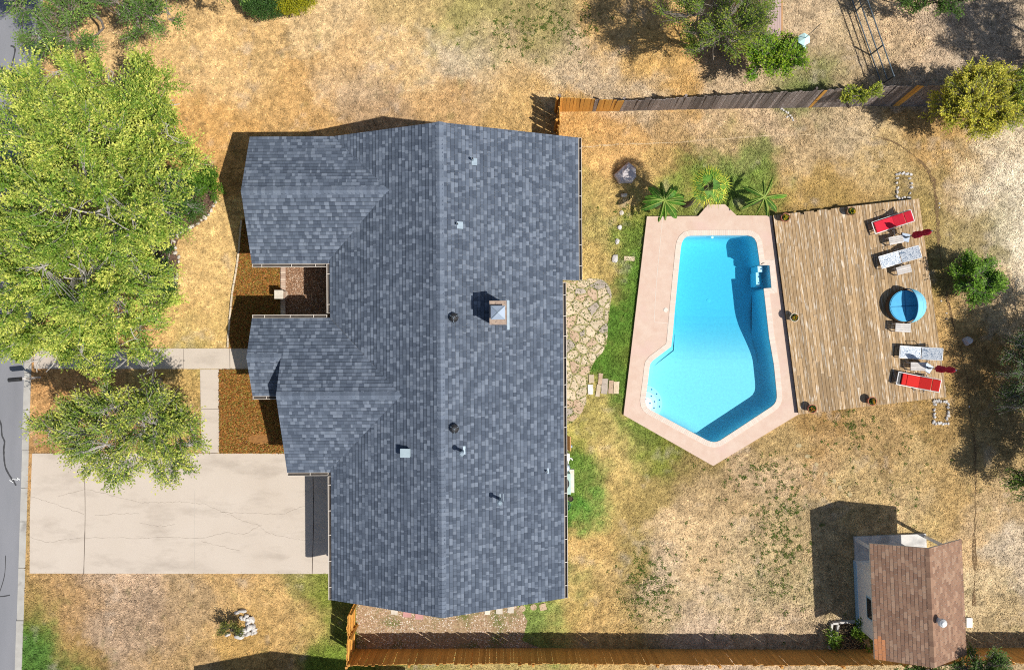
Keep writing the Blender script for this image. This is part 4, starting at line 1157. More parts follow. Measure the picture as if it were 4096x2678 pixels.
scatter("joint_grass", "thin grass growing in the flagstone joints", "grass", patio, 2600, (.02, .045), [alb((120, 140, 66)), alb((150, 156, 84)), alb((96, 120, 56))], M['blade'], z=.0, flat=.9)
def slab(x0, y0, x1, y1, mt, label, h=.05, rz=0.0, name="step_stone", group="rough step stones between patio and pool", cat="step stone"):
    c = P((x0 + x1) / 2, (y0 + y1) / 2); sx, sy = (x1 - x0) / S, (y1 - y0) / S
    q = []
    for (a, b), (a2, b2) in zip(((-1, -1), (1, -1), (1, 1), (-1, 1)), ((1, -1), (1, 1), (-1, 1), (-1, -1))):
        for k in range(4):
            t = k / 4; q.append(((a + (a2 - a) * t) * sx / 2 + random.uniform(-.012, .012), (b + (b2 - b) * t) * sy / 2 + random.uniform(-.012, .012)))
    mb = MB().prism(ccw(q), -.03, h)
    return tag(mb.build(name, M[mt], None, c, (0, 0, rz)), label, cat, group)
G_ = "rough step stones between patio and pool"
slab(2355, 1497, 2376, 1531, 'flag', "cream step stone touching the patio edge, upper of the first pair")
slab(2352, 1536, 2372, 1577, 'whiterock', "whitest step stone touching the patio edge, lower of the first pair")
slab(2393, 1492, 2409, 1537, 'flag_pink', "narrow tan step stone, upper half of the second row from the patio", rz=-.1)
slab(2384, 1538, 2401, 1585, 'flag', "narrow cream step stone, lower half of the second row from the patio", rz=-.13)
slab(2406, 1513, 2430, 1574, 'flag_grey', "long greyish step stone in the middle of the row toward the pool", rz=-.07)
slab(2434, 1521, 2453, 1573, 'flag_pink', "smooth brown step stone, second nearest the pool surround", rz=-.05)
slab(2454, 1525, 2476, 1574, 'flag', "tan step stone with pale end, nearest the pool surround", rz=-.03)
slab(2496, 1025, 2538, 1043, 'flag', "single flat tan paver lying in green grass beside the pool surround", h=.03, rz=-.06, name="paver", group=None, cat="paver")
for x, y, w, mt, lab in ((1578, 2442, 26, 'limestone', "pale paver peeking out under the lower gable, left of the pink ones"), (1629, 2450, 33, 'paver_pink', "pink paver under the lower gable, left of the pink pair"), (1678, 2457, 33, 'paver_pink', "pink paver under the lower gable, right of the pink pair"),
                     (1950, 2444, 22, 'limestone', "leftmost of the pale pavers right of the ridge"), (1997, 2440, 26, 'limestone', "square white paver, second in the row right of the ridge"), (2043, 2436, 26, 'limestone', "square pale paver, third in the row right of the ridge"), (2172, 2425, 26, 'flag_pink', "tilted square paver at the right end of the gable row")):
    slab(x - w / 2, y - w / 2, x + w / 2, y + w / 2, mt, lab, h=.035, rz=.25 if x == 2172 else -.04, name="paver", group="pavers along the lower gable", cat="paver")
for x, y, lab in ((2089, 2431, "round pinkish paver half under the lower gable"), (2134, 2426, "round pinkish paver in grass next to the tilted square one")):
    o = MB().lathe([(.135, -.02), (.135, .03), (.125, .036), (0, .036)], 24, cap=False).build("paver", M['flag_pink'], None, P(x, y)); tag(o, lab, "paver", "pavers along the lower gable")
for i, (x, y) in enumerate(((3195, 1781), (3230, 1824), (3265, 1856), (3304, 1894), (3335, 1923), (3359, 1950), (3398, 1976))):
    o = MB().lathe([(.12, -.02), (.12, .010), (.105, .018), (0, .02)], 18, cap=False).build("round_stepping_stone", mat('stepround%d' % i, alb((214, 196, 150)), alb((190, 168, 124)), scale=6), None, P(x, y))
    o.scale = (random.uniform(.75, 1.05), random.uniform(.7, 1), 1)
    tag(o, ["small pale round stepping stone nearest the pool surround", "round stepping stone, second from the pool", "round stepping stone, third from the pool", "round stepping stone, middle one of the seven", "round stepping stone, third from the shed shadow", "round stepping stone, second from the shed shadow", "round stepping stone nearest the shed shadow"][i], "stepping stone", "round stepping stones across the lower lawn")

# ------------------------------------------------------------------ rocks
def rock_mesh(name, mtl, seed, sub=2, rough=.28):
    r_ = random.Random(seed)
    bm = bmesh.new(); bmesh.ops.create_icosphere(bm, subdivisions=sub, radius=1.0)
    pl_ = [(Vector((r_.gauss(0, 1), r_.gauss(0, 1), r_.gauss(0, .8))).normalized(), r_.uniform(.55, .9)) for _ in range(9)]
    for v in bm.verts:
        d = v.co.normalized(); r = 1.0
        for nrm, k in pl_:
            q = d.dot(nrm)
            if q > 0: r = min(r, k / max(q, .01))
        v.co = d * (r + r_.uniform(-.03, .03))
        if v.co.z < -.35: v.co.z = -.35
    me = bpy.data.meshes.new(name); bm.to_mesh(me); bm.free(); me.materials.append(mtl); return me
rk_w = [rock_mesh("rock", M['whiterock'], i) for i in range(6)]
rk_l = [rock_mesh("rock", M['limestone'], 20 + i) for i in range(6)]
def rock(px, py, rx, ry, rz_, meshes, label, cat="rock", group=None, rot=None, name="rock"):
    o = link(name, random.choice(meshes), None, P(px, py) + Vector((0, 0, .3 * rz_)), (0, 0, random.uniform(0, 6.28) if rot is None else rot))
    o.scale = (rx, ry, rz_)
    return tag(o, label, cat, group)
bed_rocks = [(862, 807), (854, 823), (846, 843), (836, 859), (821, 870), (805, 880), (794, 894), (773, 903), (761, 910), (734, 920), (722, 931), (712, 945), (698, 965), (702, 991), (703, 1010), (716, 1028), (717, 1046), (710, 1099), (706, 1113), (701, 1131), (700, 1155), (683, 1170), (674, 1187), (662, 1198), (668, 866)]
for i, (x, y) in enumerate(bed_rocks):
    big = i in (4, 14, 24)
    rock(x, y, (.13 if big else random.uniform(.075, .115)), (.11 if big else random.uniform(.06, .09)), .09, rk_l, "pale limestone edging rock along the curved mulch bed under the tree", group="edging rocks of the tree bed")
for i in range(20):
    t = i / 20 * 4
    side = int(t); f = t - side
    cx_, cy_, hw, hh = 3614, 742, 27, 46
    x, y = [(cx_ - hw + 2 * hw * f, cy_ - hh), (cx_ + hw, cy_ - hh + 2 * hh * f), (cx_ + hw - 2 * hw * f, cy_ + hh + 4), (cx_ - hw, cy_ + hh - 2 * hh * f)][side]
    rock(x + random.uniform(-4, 4), y + random.uniform(-4, 4), random.uniform(.065, .10), random.uniform(.05, .08), .07, rk_w, "white rock in the rectangular ring above the deck's upper right corner", group="rock ring above the deck")
for i in range(22):
    t = i / 22 * 4
    side = int(t); f = t - side
    cx_, cy_, hw, hh = 3762, 1648, 27, 44
    x, y = [(cx_ - hw + 2 * hw * f, cy_ - hh), (cx_ + hw, cy_ - hh + 2 * hh * f), (cx_ + hw - 2 * hw * f, cy_ + hh), (cx_ - hw, cy_ + hh - 2 * hh * f)][side]
    rock(x + random.uniform(-4, 4), y + random.uniform(-4, 4), random.uniform(.07, .11), random.uniform(.06, .09), .08, rk_w, "white rock in the rectangular ring below the deck's lower right corner", group="rock ring below the deck")
for (x, y, w, h) in ((973, 2439, .22, .10), (949, 2447, .13, .09), (989, 2458, .11, .10), (968, 2468, .11, .12), (980, 2469, .10, .13), (993, 2472, .14, .11), (1010, 2474, .13, .19), (994, 2487, .17, .11), (998, 2507, .22, .17), (1013, 2503, .13, .14), (1018, 2516, .16, .12), (978, 2520, .20, .16), (994, 2531, .18, .12), (1011, 2531, .10, .10), (1022, 2527, .10, .10), (962, 2539, .26, .15), (912, 2534, .14, .10), (957, 2518, .10, .13)):
    rock(x, y, w, h, min(w, h) * 1.3, rk_w, "rugged white rock in the pile beside the small front lawn bush", group="rock pile in the front lawn", rot=random.uniform(-.3, .5))
bl = MB()
bq = [(2453.6, 699.8), (2511, 649), (2541, 674), (2543.7, 706.7), (2525, 732), (2474, 734.5)]
bcx, bcy = P(2500, 697).x, P(2500, 697).y
bqw = ccw([(P(x, y).x - bcx, P(x, y).y - bcy) for x, y in bq])
q2 = []
for i in range(len(bqw)):
    a = bqw[i]; b = bqw[(i + 1) % len(bqw)]
    for k in range(4): t = k / 4; q2.append((a[0] + (b[0] - a[0]) * t + random.uniform(-.012, .012), a[1] + (b[1] - a[1]) * t + random.uniform(-.012, .012)))
n = len(q2); rings = [(1.02, -.05), (1.0, .10), (.93, .20), (.75, .25), (.4, .27)]
vs = [(x * k, y * k, z + .02 * math.sin(i * 1.7 + k * 9)) for k, z in rings for i, (x, y) in enumerate(q2)]
fs = [(r * n + i, r * n + (i + 1) % n, (r + 1) * n + (i + 1) % n, (r + 1) * n + i) for r in range(len(rings) - 1) for i in range(n)] + [tuple((len(rings) - 1) * n + i for i in range(n))]
tag(bl.add(vs, fs).build("boulder", M['greyrock'], None, (bcx, bcy, 0)), "large angular grey boulder lying in the palm's shadow", "boulder")
rock(2496, 781, .18, .13, .10, rk_l, "flat tan rock just below the big grey boulder", "rock", "loose rocks between house and pool", rot=.4)
rock(2486, 852, .10, .13, .06, rk_l, "pinkish small rock sunk in grass below the flat tan one", "rock", "loose rocks between house and pool", rot=.2)
rock(2478, 908, .11, .14, .09, rk_w, "white jagged rock, third below the grey boulder", "rock", "loose rocks between house and pool", rot=.1)
rock(2469, 966, .11, .14, .07, rk_w, "square white rock, fourth below the grey boulder", "rock", "loose rocks between house and pool", rot=.1)
rock(2459, 1036, .14, .24, .10, rk_w, "long pale rock nearest the flat tan paver", "rock", "loose rocks between house and pool", rot=-.15)
rock(3867, 1363, .25, .22, .22, [rock_mesh("rock", M['greyrock'], 77, 3)], "speckled grey boulder in tree shade right of the deck", "boulder", rot=.4)
for i, (x, y) in enumerate(((3143, 448), (3152, 452), (3133, 440), (3160, 462), (3148, 468), (3168, 472), (3125, 436), (3172, 480))):
    rock(x, y, .07, .05, .05, rk_w, "small white rubble stone at the foot of the weathered fence", group="rubble by the fence")
for i, (x, y) in enumerate(((3764, 1203), (3785, 1252), (3786, 1275), (3757, 830), (3757, 814), (3876, 1625))):
    rock(x, y, .05, .04, .04, rk_w, "tiny white stone lying along the groove right of the deck", group="stones along the groove")

# ------------------------------------------------------------------ fences, picket by picket
def picket_mesh(w, h, mtl, ear=.02):
    mb = MB(); t = .009
    pr = [(-w / 2, 0), (w / 2, 0), (w / 2, h - ear), (w / 2 - ear, h), (-w / 2 + ear, h), (-w / 2, h - ear)]
    vs = [(x, -t, z) for x, z in pr] + [(x, t, z) for x, z in pr]
    return mb.add(vs, [tuple(range(6)), tuple(range(11, 5, -1))] + [((i + 1) % 6, i, i + 6, (i + 1) % 6 + 6) for i in range(6)]).mesh("picket", mtl)
def fence(name, label, base, top, hgt, pick, post_mat, rail_side, pw=.142, skip=(), post_from=0):
    """base/top: lists of pixel points, base at z=0 and top at z=hgt; the pickets lean as the line does"""
    bw = [P(x, y, 0) for x, y in base]; tw = [P(x, y, hgt) for x, y in top]
    root = empty(name, (bw[0].x, bw[0].y, 0), 0, label, "fence")
    seg = [0.0]
    for i in range(len(bw) - 1): seg.append(seg[-1] + (bw[i + 1] - bw[i]).length)
    def at(s, arr):
        for i in range(len(seg) - 1):
            if s <= seg[i + 1] + 1e-6 or i == len(seg) - 2:
                t = (s - seg[i]) / (seg[i + 1] - seg[i]); return arr[i] + (arr[i + 1] - arr[i]) * t
    n = int(seg[-1] / pw)
    for i in range(n):
        s = (i + .5) * pw
        b = at(s, bw); t = at(s, tw); d = (at(min(seg[-1], s + .2), bw) - at(max(0, s - .2), bw)).normalized()
        up = (t - b).normalized(); yv = up.cross(d).normalized(); xv = yv.cross(up).normalized()
        m3 = Matrix((xv, yv, up)).transposed()
        m3 = m3 @ Euler((random.gauss(0, .008), random.gauss(0, .006), random.gauss(0, .01))).to_matrix()
        me = pick(i, b.x * S + 2048)
        if me is None: continue
        o = link("picket", me, root, b - root.location + Vector((0, 0, random.uniform(-.02, .025))), m3.to_euler())
    for f in (.16, .5, .84):
        pts = []
        for i in range(max(2, int(seg[-1] / 2.4)) + 1):
            s = seg[-1] * i / max(2, int(seg[-1] / 2.4)); b = at(s, bw); t = at(s, tw); d = (at(min(seg[-1], s + .2), bw) - at(max(0, s - .2), bw)).normalized()
            pts.append(b + (t - b) * f + d.cross(Vector((0, 0, 1))) * rail_side * .035 - root.location)
        for a, b in zip(pts[:-1], pts[1:]):
            dd = b - a
            MB().box((0, 0, 0), (dd.length - .01, .04, .085)).build("rail", post_mat, root, (a + b) / 2, dd.to_track_quat('X', 'Z').to_euler())
    for i in range(max(2, int(seg[-1] / 2.4)) + 1):
        s = seg[-1] * i / max(2, int(seg[-1] / 2.4)); b = at(s, bw); t = at(s, tw); d = (at(min(seg[-1], s + .2), bw) - at(max(0, s - .2), bw)).normalized()
        p = b + d.cross(Vector((0, 0, 1))) * rail_side * .105 - root.location
        up = (t - b)
        MB().box((0, 0, up.length / 2 - .1), (.09, .09, up.length + .16)).build("post", post_mat, root, p, up.to_track_quat('Z', 'Y').to_euler())
    return root
ced = [picket_mesh(.136, h, M['cedar']) for h in (1.80, 1.83, 1.82)]
brn = [picket_mesh(.138, h, M['cedar_shade']) for h in (1.80, 1.83, 1.82)]
gry = [picket_mesh(.136, h, M['greywood']) for h in (1.76, 1.80, 1.84)]
def pick_top(i, px):
    if px < 2478: return random.choice(ced) if i % 13 != 10 else random.choice(gry)
    if 3226 < px < 3242 or 3575 < px < 3590: return random.choice(ced)
    return random.choice(gry)
fence("picket_fence", "long leaning fence of weathered dark pickets above the pool yard, orange at its left end",
      [(2234, 447), (2484, 444), (2840, 435.5), (3200, 431), (3500, 424), (3760, 424), (4150, 430), (4420, 440)], [(2238, 390), (2505, 404), (2868, 384), (3263, 362), (3585, 344), (3890, 336), (4300, 340), (4600, 350)], 1.8, pick_top, M['greywood'], -1)
fence("picket_fence", "short orange fence return joining the weathered fence to the house's upper right",
      [(2232, 447), (2229, 520), (2226, 600)], [(2240, 392), (2238, 475), (2236, 560)], 1.8, lambda i, px: random.choice(ced), M['cedar'], 1)
fence("picket_fence", "long shaded brown cedar fence along the bottom of the yard behind the shed",
      [(1420, 2594), (1700, 2592), (2200, 2590), (2700, 2594), (3300, 2596), (3800, 2590), (4250, 2586)], [(1384, 2660), (1682, 2654), (2210, 2652), (2740, 2656), (3372, 2660), (3900, 2652), (4380, 2650)], 1.8, lambda i, px: random.choice(brn), M['cedar_shade'], 1)
fence("picket_fence", "short orange fence return between the house's lower left corner and bottom fence",
      [(1421, 2400), (1420, 2500), (1419, 2594)], [(1390, 2462), (1388, 2562), (1384, 2660)], 1.8, lambda i, px: random.choice(ced), M['cedar'], -1)
# pipe rail fence beyond the weathered fence
pf = empty("pipe_fence", (*XY(3480, 221), 0), 0, "three-rail dark pipe fence running off the top edge", "fence")
a = P(3396, -20); b = P(3523, 343); dpf = (b - a)
for z in (.1, .62, 1.18):
    MB().tube([a + Vector((0, 0, z)) - pf.location - dpf * .6, b + Vector((0, 0, z)) - pf.location], .026, 8).build("rail", M['pipe'], pf)
for x, y in ((3419.5, 48.8), (3480, 221), (3359, -124), (3522, 340)):
    MB().tube([P(x, y) - pf.location, P(x, y) - pf.location + Vector((0, 0, 1.22))], .034, 8).build("post", M['pipe'], pf)

# ------------------------------------------------------------------ garden shed with porch
SH = math.radians(2.6)
sp = P(3413, 2146)
shed = empty("garden_shed", (sp.x, sp.y, 0), SH, "white garden shed with brown shingle roof and open front porch", "shed")
# local frame: origin at the porch's front left corner, x across, y back is negative
SW, SD = 3.0, 3.75
def sl(px, py, z):
    q = Matrix.Rotation(-SH, 3, 'Z') @ (P(px, py, z) - Vector((sp.x, sp.y, 0))); return q
e0 = sl(3478, 2167.6, 2.45); e1 = sl(3845.7, 2160.5, 2.45); e2 = sl(3499.4, 2634, 2.45); r0 = sl(3703, 2184, 3.45)
sxl, sxr, syf, syb = (e0.x + e2.x) / 2, e1.x, (e0.y + e1.y) / 2, e2.y
sxm = (sxl + sxr) / 2; spit = 1.0 / ((sxr - sxl) / 2)
MB().box((SW / 2, -.5, .07), (SW, 1.06, .14)).build("porch_floor", M['porch'], shed)
sw = MB()
sw.box((SW / 2, -.97 - (SD - .97) / 2, 1.25), (SW, SD - .97, 2.5))
hs = SW / 2
for y0, y1 in ((-.97, -1.09), (-SD + .12, -SD)):
    vs = []
    for y in (y0, y1): vs += [(0.01, y, 2.45), (SW - .01, y, 2.45), (SW - .01, y, 3.45 - spit * abs(SW - sxm) - .1), (sxm, y, 3.34), (0.01, y, 3.45 - spit * abs(sxm) - .1)]
    sw.add(vs, [tuple(range(5)), tuple(range(9, 4, -1))] + [(i, (i + 1) % 5, (i + 1) % 5 + 5, i + 5) for i in range(5)])
swo = sw.build("wall", M['shedwall'], shed)
# lap siding boards on the visible side
for k in range(9):
    MB().box((-.011, -.97 - (SD - .97) / 2, .38 + k * .24), (.02, SD - .99, .225), rot=Matrix.Rotation(.045, 3, 'Y')).build("siding_board", M['shedwall'], swo)
MB().box((-.03, -.97 - (SD - .97) / 2, .14), (.05, SD - .97, .26)).build("skirting", M['shedblue'], shed)
for y in (-.99, -SD + .04): MB().box((-.015, y, 1.25), (.07, .09, 2.4)).build("corner_trim", M['white'], shed)
for x in (.06, SW - .06): MB().box((x, -.08, 1.25), (.10, .10, 2.5)).build("porch_post", M['white'], shed)
wdo = MB().box((-.02, -2.55, 1.55), (.05, .95, .95)).build("window", M['shedblue'], shed)
MB().box((-.024, -2.55, 1.55), (.06, .80, .80)).build("pane", M['glass_dark'], wdo)
MB().box((SW / 2, -.965, 1.1), (.85, .05, 1.95)).build("door", M['white'], shed)
spl = [dict(d=(-1, 0), w0=-sxm, z0=3.45, wmax=-sxl, pieces=[[(sxm, syf), (sxl, syf), (sxl, syb), (sxm, syb)]], fz=lambda x, y: 3.45 - spit * (sxm - x)),
       dict(d=(1, 0), w0=sxm, z0=3.45, wmax=sxr, pieces=[[(sxm, syf), (sxr, syf), (sxr, syb), (sxm, syb)]], fz=lambda x, y: 3.45 - spit * (x - sxm))]
sd_ = MB()
for p_ in spl: sd_.prism(ccw(p_['pieces'][0]), (lambda x, y, f=p_['fz']: f(x, y) - .09), (lambda x, y, f=p_['fz']: f(x, y) - .004))
sroof = sd_.build("roof", M['trim'], shed)
STN = [alb(c, 1.3) for c in ((160, 127, 104), (152, 119, 98), (168, 134, 110), (146, 114, 94), (174, 142, 118), (156, 122, 100))]
srest = MB()
random.seed(21)
def shed_shingles():
    made = 0
    for pl_ in spl:
        dx = pl_['d'][0]; fz = pl_['fz']; w = pl_['wmax']; k = 0
        while w > pl_['w0'] + .01:
            wh = max(pl_['w0'], w - .118); y = syb - (.0 if k % 2 else .12)
            while y < syf:
                L_ = .235; y0, y1 = max(y, syb), min(y + L_ - .012, syf)
                if y1 - y0 > .03:
                    f = random.uniform(.9, 1.1); t_ = random.choice(STN)
                    if dx < 0 and w > pl_['wmax'] - .25 and y < syb + .8: t_ = alb((205, 140, 96), 1.25)
                    mb = MB() if made < 300 and dx < 0 else srest
                    mb.cur = tuple(v * f for v in t_)
                    xa, xb = dx * wh, dx * w
                    ww = lambda x: .003 + .010 * (x * dx - wh) / .118
                    c = ccw([(xa, y0), (xb, y0), (xb, y1), (xa, y1)])
                    vs = [(x, yy, fz(x, yy) - .003) for x, yy in c] + [(x, yy, fz(x, yy) + ww(x)) for x, yy in c]
                    mb.add(vs, [(4, 5, 6, 7)] + [(i, (i + 1) % 4, (i + 1) % 4 + 4, i + 4) for i in range(4)])
                    if mb is not srest: mb.build("shingle", M['shingle'], sroof); made += 1
                y += L_
            w -= .118; k += 1
    y = syb
    while y < syf - .05:
        y1 = min(y + .2, syf); t_ = random.choice(STN); srest.cur = t_
        vs = [(sxm + s * .12, yy, 3.45 - spit * .12 + .014 + dz) if s else (sxm, yy, 3.45 + .022 + dz) for yy, dz in ((y, .008), (y1, 0)) for s in (-1, 0, 1)]
        srest.add(vs, [(0, 1, 4, 3), (1, 2, 5, 4)]); y = y1
    return made
shed_shingles()
o = srest.build("shingle_field", M['shingle'], sroof); o["kind"] = "stuff"
tv = sl(3752, 2478, 3.3)
turbine(shed, Vector((tv.x, tv.y, 3.45 - spit * abs(tv.x - sxm))), M['white'], r=.16, h=.34, nf=18, z0=.12, spider=False)
o = MB().rbox((0, 0, .05), (.25, .40, .1), .01).build("concrete_slab", M['white'], None, P(3873, 2486)); tag(o, "small white concrete slab on the ground right of the shed", "slab")
# small bordered planter behind the shed
plb = empty("planter_border", (*XY(3335, 2530), 0), 0, "low weathered border of the planter between shed and bottom fence", "border")
for a, b in (((3323, 2488), (3314, 2590)), ((3326, 2488), (3348, 2486)), ((3352, 2484), (3420, 2481)), ((3348, 2492), (3340, 2560))):
    A, B = P(*a), P(*b); dd = B - A
    MB().rbox((0, 0, .07), (dd.length, .09, .2), .012).build("border_board", M['tablewood'], plb, (A + B) / 2 - plb.location, (0, 0, math.atan2(dd.y, dd.x)))
tag(MB().prism(poly_px([(3318, 2490), (3425, 2484), (3470, 2600), (3312, 2600)]), -.04, .008).build("planter_soil", M['soil']), kind="structure")

# ------------------------------------------------------------------ poolside furniture
def lounger(foot, head, width_px, kind, label, z0=WOOD_Z):
    a = P(*foot, z0 + .30); b = P(*head, z0 + .62)
    d = Vector((b.x - a.x, b.y - a.y)); L = d.length; rz = math.atan2(d.y, d.x); W = width_px * (H - .7) / F
    r = empty("sun_lounger", (a.x, a.y, z0), rz, label, "sun lounger", "sun loungers on the deck")
    fx = .56 * L; zs, zh = .30, .66
    fm = M['white']
    for s in (-1, 1):
        MB().tube([(0, s * W / 2, zs), (fx, s * W / 2, zs)], .019, 8).build("side_rail", fm, r)
        MB().tube([(fx, s * W / 2, zs), (L, s * W / 2, zh)], .019, 8).build("back_rail", fm, r)
        MB().tube([(fx - .28, s * (W / 2 + .02), zs), (fx - .24, s * (W / 2 + .10), zs + .20), (fx + .16, s * (W / 2 + .10), zs + .22), (fx + .22, s * (W / 2 + .02), zs + .08)], .015, 7).build("armrest", M['metal_dark'], r)
        MB().tube([(fx - .15, s * W / 2, zs), (fx - .02, s * (W / 2 + .03), .0)], .016, 7).build("leg", M['metal_dark'], r)
        MB().tube([(fx + .1, s * W / 2, zs), (L * .86, s * (W / 2 + .03), .0)], .016, 7).build("leg", M['metal_dark'], r)
    MB().tube([(.1, -W / 2, zs), (-.10, -W / 2 + .02, .02), (-.10, W / 2 - .02, .02), (.1, W / 2, zs)], .015, 7).build("foot_loop", M['metal_dark'], r)
    MB().tube([(0, -W / 2, zs), (0, W / 2, zs)], .019, 8).build("foot_bar", fm, r)
    MB().tube([(L, -W / 2, zh), (L, W / 2, zh)], .019, 8).build("head_bar", fm, r)
    sl_ = math.atan2(zh - zs, L - fx); Lb = math.hypot(L - fx, zh - zs)
    if kind == 'sling':
        MB().box((fx / 2 + .01, 0, zs + .004), (fx - .04, W - .03, .012)).build("seat_sling", M['pattern'], r)
        MB().box((0, 0, 0), (Lb - .04, W - .03, .012)).build("back_sling", M['pattern'], r, (fx + (L - fx) / 2, 0, (zs + zh) / 2 + .004), (0, -sl_, 0))
    else:
        mt = M[kind]
        cw_ = W - .05; n0 = .04 if kind == 'red' else .16
        if kind != 'red':
            MB().rbox((n0 + .09, 0, zs + .05), (.19, cw_, .075), .025).build("cushion", mt, r); n0 += .19
            MB().box((.11, 0, zs + .004), (.2, W - .03, .012)).build("seat_sling", M['metal_dark'], r)
        MB().rbox((n0 + (fx - n0) / 2, 0, zs + .05), (fx - n0 - .008, cw_, .075), .025).build("cushion", mt, r)
        for f0, f1 in ((0.0, .60), (.60, .985)):
            MB().rbox((0, 0, .045), ((f1 - f0) * Lb - .010, cw_, .08), .025).build("cushion", mt, r, (fx + (L - fx) * (f0 + f1) / 2, 0, zs + (zh - zs) * (f0 + f1) / 2 + .006), (0, -sl_, 0))
    return r
lounger((3494, 912), (3648, 861.5), 48, 'red', "topmost lounger with pinkish red cushion and white frame")
lounger((3521, 1050), (3678.5, 1005), 49, 'sling', "white paisley sling lounger between the two upper side tables")
lounger((3599, 1406), (3768, 1416.5), 47, 'sling', "white paisley sling lounger below the round blue daybed")
lounger((3590, 1511), (3758.5, 1543), 50, 'red2', "lowest lounger with scarlet cushion on dark frame")
def side_table(px, py, w, h, deg, label):
    r = empty("side_table", (*XY(px, py, WOOD_Z + .40), WOOD_Z), math.radians(deg), label, "side table", "grey slatted side tables")
    w *= (H - .7) / F; h *= (H - .7) / F; n = 4
    for k in range(n):
        MB().rbox((0, -h / 2 + (k + .5) * h / n, .40), (w, h / n - .008, .025), .004).build("slat", M['tablewood'], r)
    for sx in (-1, 1):
        for sy in (-1, 1): MB().box((sx * (w / 2 - .04), sy * (h / 2 - .03), .193), (.04, .04, .386)).build("leg", M['tablewood'], r)
    for sx in (-1, 1): MB().box((sx * (w / 2 - .04), 0, .36), (.03, h - .05, .05)).build("apron", M['tablewood'], r)
side_table(3585, 959, 58, 32, 11, "grey side table by the upper red umbrella")
side_table(3616, 1078, 59, 32, 14, "grey side table just above the round blue daybed")
side_table(3612, 1310, 61, 35, -3, "grey side table touching the bottom of the blue daybed")
side_table(3673, 1465, 61, 34, -1, "grey side table by the lower red umbrella")
def umbrella(px, py, label, dz=0.0):
    c = P(px, py, WOOD_Z)
    r = empty("patio_umbrella", c, random.uniform(0, 3), label, "umbrella", "closed red patio umbrellas")
    MB().rbox((0, 0, .03), (.34, .34, .06), .01).build("base_plate", M['cap_metal'], r)
    MB().lathe([(.05, .06), (.04, .22), (.03, .3)], 14).build("base_tube", M['metal'], r)
    MB().tube([(0, 0, .06), (0, 0, 2.15)], .02, 10).build("pole", M['metal_dark'], r)
    k = MB(); k.smooth = True; prof = []
    n = 40
    for j, (rad, z) in enumerate(((.085, .74), (.118, .82), (.12, 1.0), (.105, 1.2), (.082, 1.34), (.074, 1.42), (.10, 1.58), (.108, 1.74), (.085, 1.92), (.05, 2.04), (.02, 2.10))):
        for i in range(n):
            t = 2 * math.pi * i / n; f = 1 + .26 * math.cos(8 * t + j * .5) * (1 if j < 9 else .4)
            prof.append((rad * f * math.cos(t + j * .06), rad * f * math.sin(t + j * .06), z))
    k.add(prof, [(j * n + i, j * n + (i + 1) % n, (j + 1) * n + (i + 1) % n, (j + 1) * n + i) for j in range(10) for i in range(n)])
    k.build("canopy", M['crimson'], r)
    MB().lathe([(.082, 1.385), (.086, 1.41), (.082, 1.435)], 20).build("tie_strap", M['crimson'], r)
    MB().lathe([(.024, 2.10), (.028, 2.15), (.0, 2.19)], 12, cap=False).build("finial", M['metal'], r)
umbrella(3620, 950, "closed red umbrella near the topmost lounger")
umbrella(3710, 1471, "closed crimson umbrella between the two lowest loungers")
# round daybed
R_ = .66
c = P(3621, 1223, WOOD_Z + .42)
db = empty("round_daybed", (c.x, c.y, WOOD_Z), math.radians(3), "round blue daybed with folding half canopy", "daybed")
MB().lathe([(R_ * .98, .04), (R_ * 1.02, .12), (R_ * 1.02, .34), (R_ * .98, .36)], 48).build("base", M['rattan'], db)
for k in range(4):
    a0 = k * math.pi / 2 + .012; a1 = (k + 1) * math.pi / 2 - .012; mb = MB(); mb.smooth = False
    arc = [(R_ * .97 * math.cos(a0 + (a1 - a0) * t / 14), R_ * .97 * math.sin(a0 + (a1 - a0) * t / 14)) for t in range(15)]
    q = [(.012 * math.cos((a0 + a1) / 2), .012 * math.sin((a0 + a1) / 2))] + arc
    qi = shrink(ccw(q), .03)
    mb.prism(ccw(q), .36, .43); mb.prism(ccw(qi), .43, .452)
    mb.build("mattress_wedge", M['blue'], db)
MB().lathe([(R_ * .95, .355), (R_ * .95, .425), (0, .425)], 40, cap=False).build("mattress_core", M['blue_seam'], db)
hood = MB(); hood.smooth = True
nA, nT = 15, 30; px_ = .10; Rh = R_ * 1.06
vs = []
for i in range(nA):
    al = math.radians(-6 + 88 * i / (nA - 1))
    for j in range(nT + 1):
        t = math.pi * j / nT
        sag = 1 - .022 * abs(math.sin(i * math.pi / 3.5)) * math.sin(t)
        vs.append((px_ + math.cos(al) * math.sin(t) * Rh * sag * .98, math.cos(t) * Rh, .42 + math.sin(al) * math.sin(t) * Rh * sag * .92))
hood.add(vs, [(i * (nT + 1) + j, i * (nT + 1) + j + 1, (i + 1) * (nT + 1) + j + 1, (i + 1) * (nT + 1) + j) for i in range(nA - 1) for j in range(nT)])
ho = hood.build("canopy", M['blue_light'], db)
sm_ = ho.modifiers.new("thick", 'SOLIDIFY'); sm_.thickness = .012
for i in (0, 5, 10, 14):
    al = math.radians(-6 + 88 * i / (nA - 1))
    MB().tube([(px_ + math.cos(al) * math.sin(math.pi * j / nT) * Rh * .985, math.cos(math.pi * j / nT) * Rh, .42 + math.sin(al) * math.sin(math.pi * j / nT) * Rh * .925) for j in range(nT + 1)], .014, 6).build("canopy_rib", M['blue_seam'] if i == 14 else M['blue_light'], db)
for s in (-1, 1): MB().box((px_, s * Rh, .30), (.12, .05, .22)).build("hinge_bracket", M['rattan'], db)

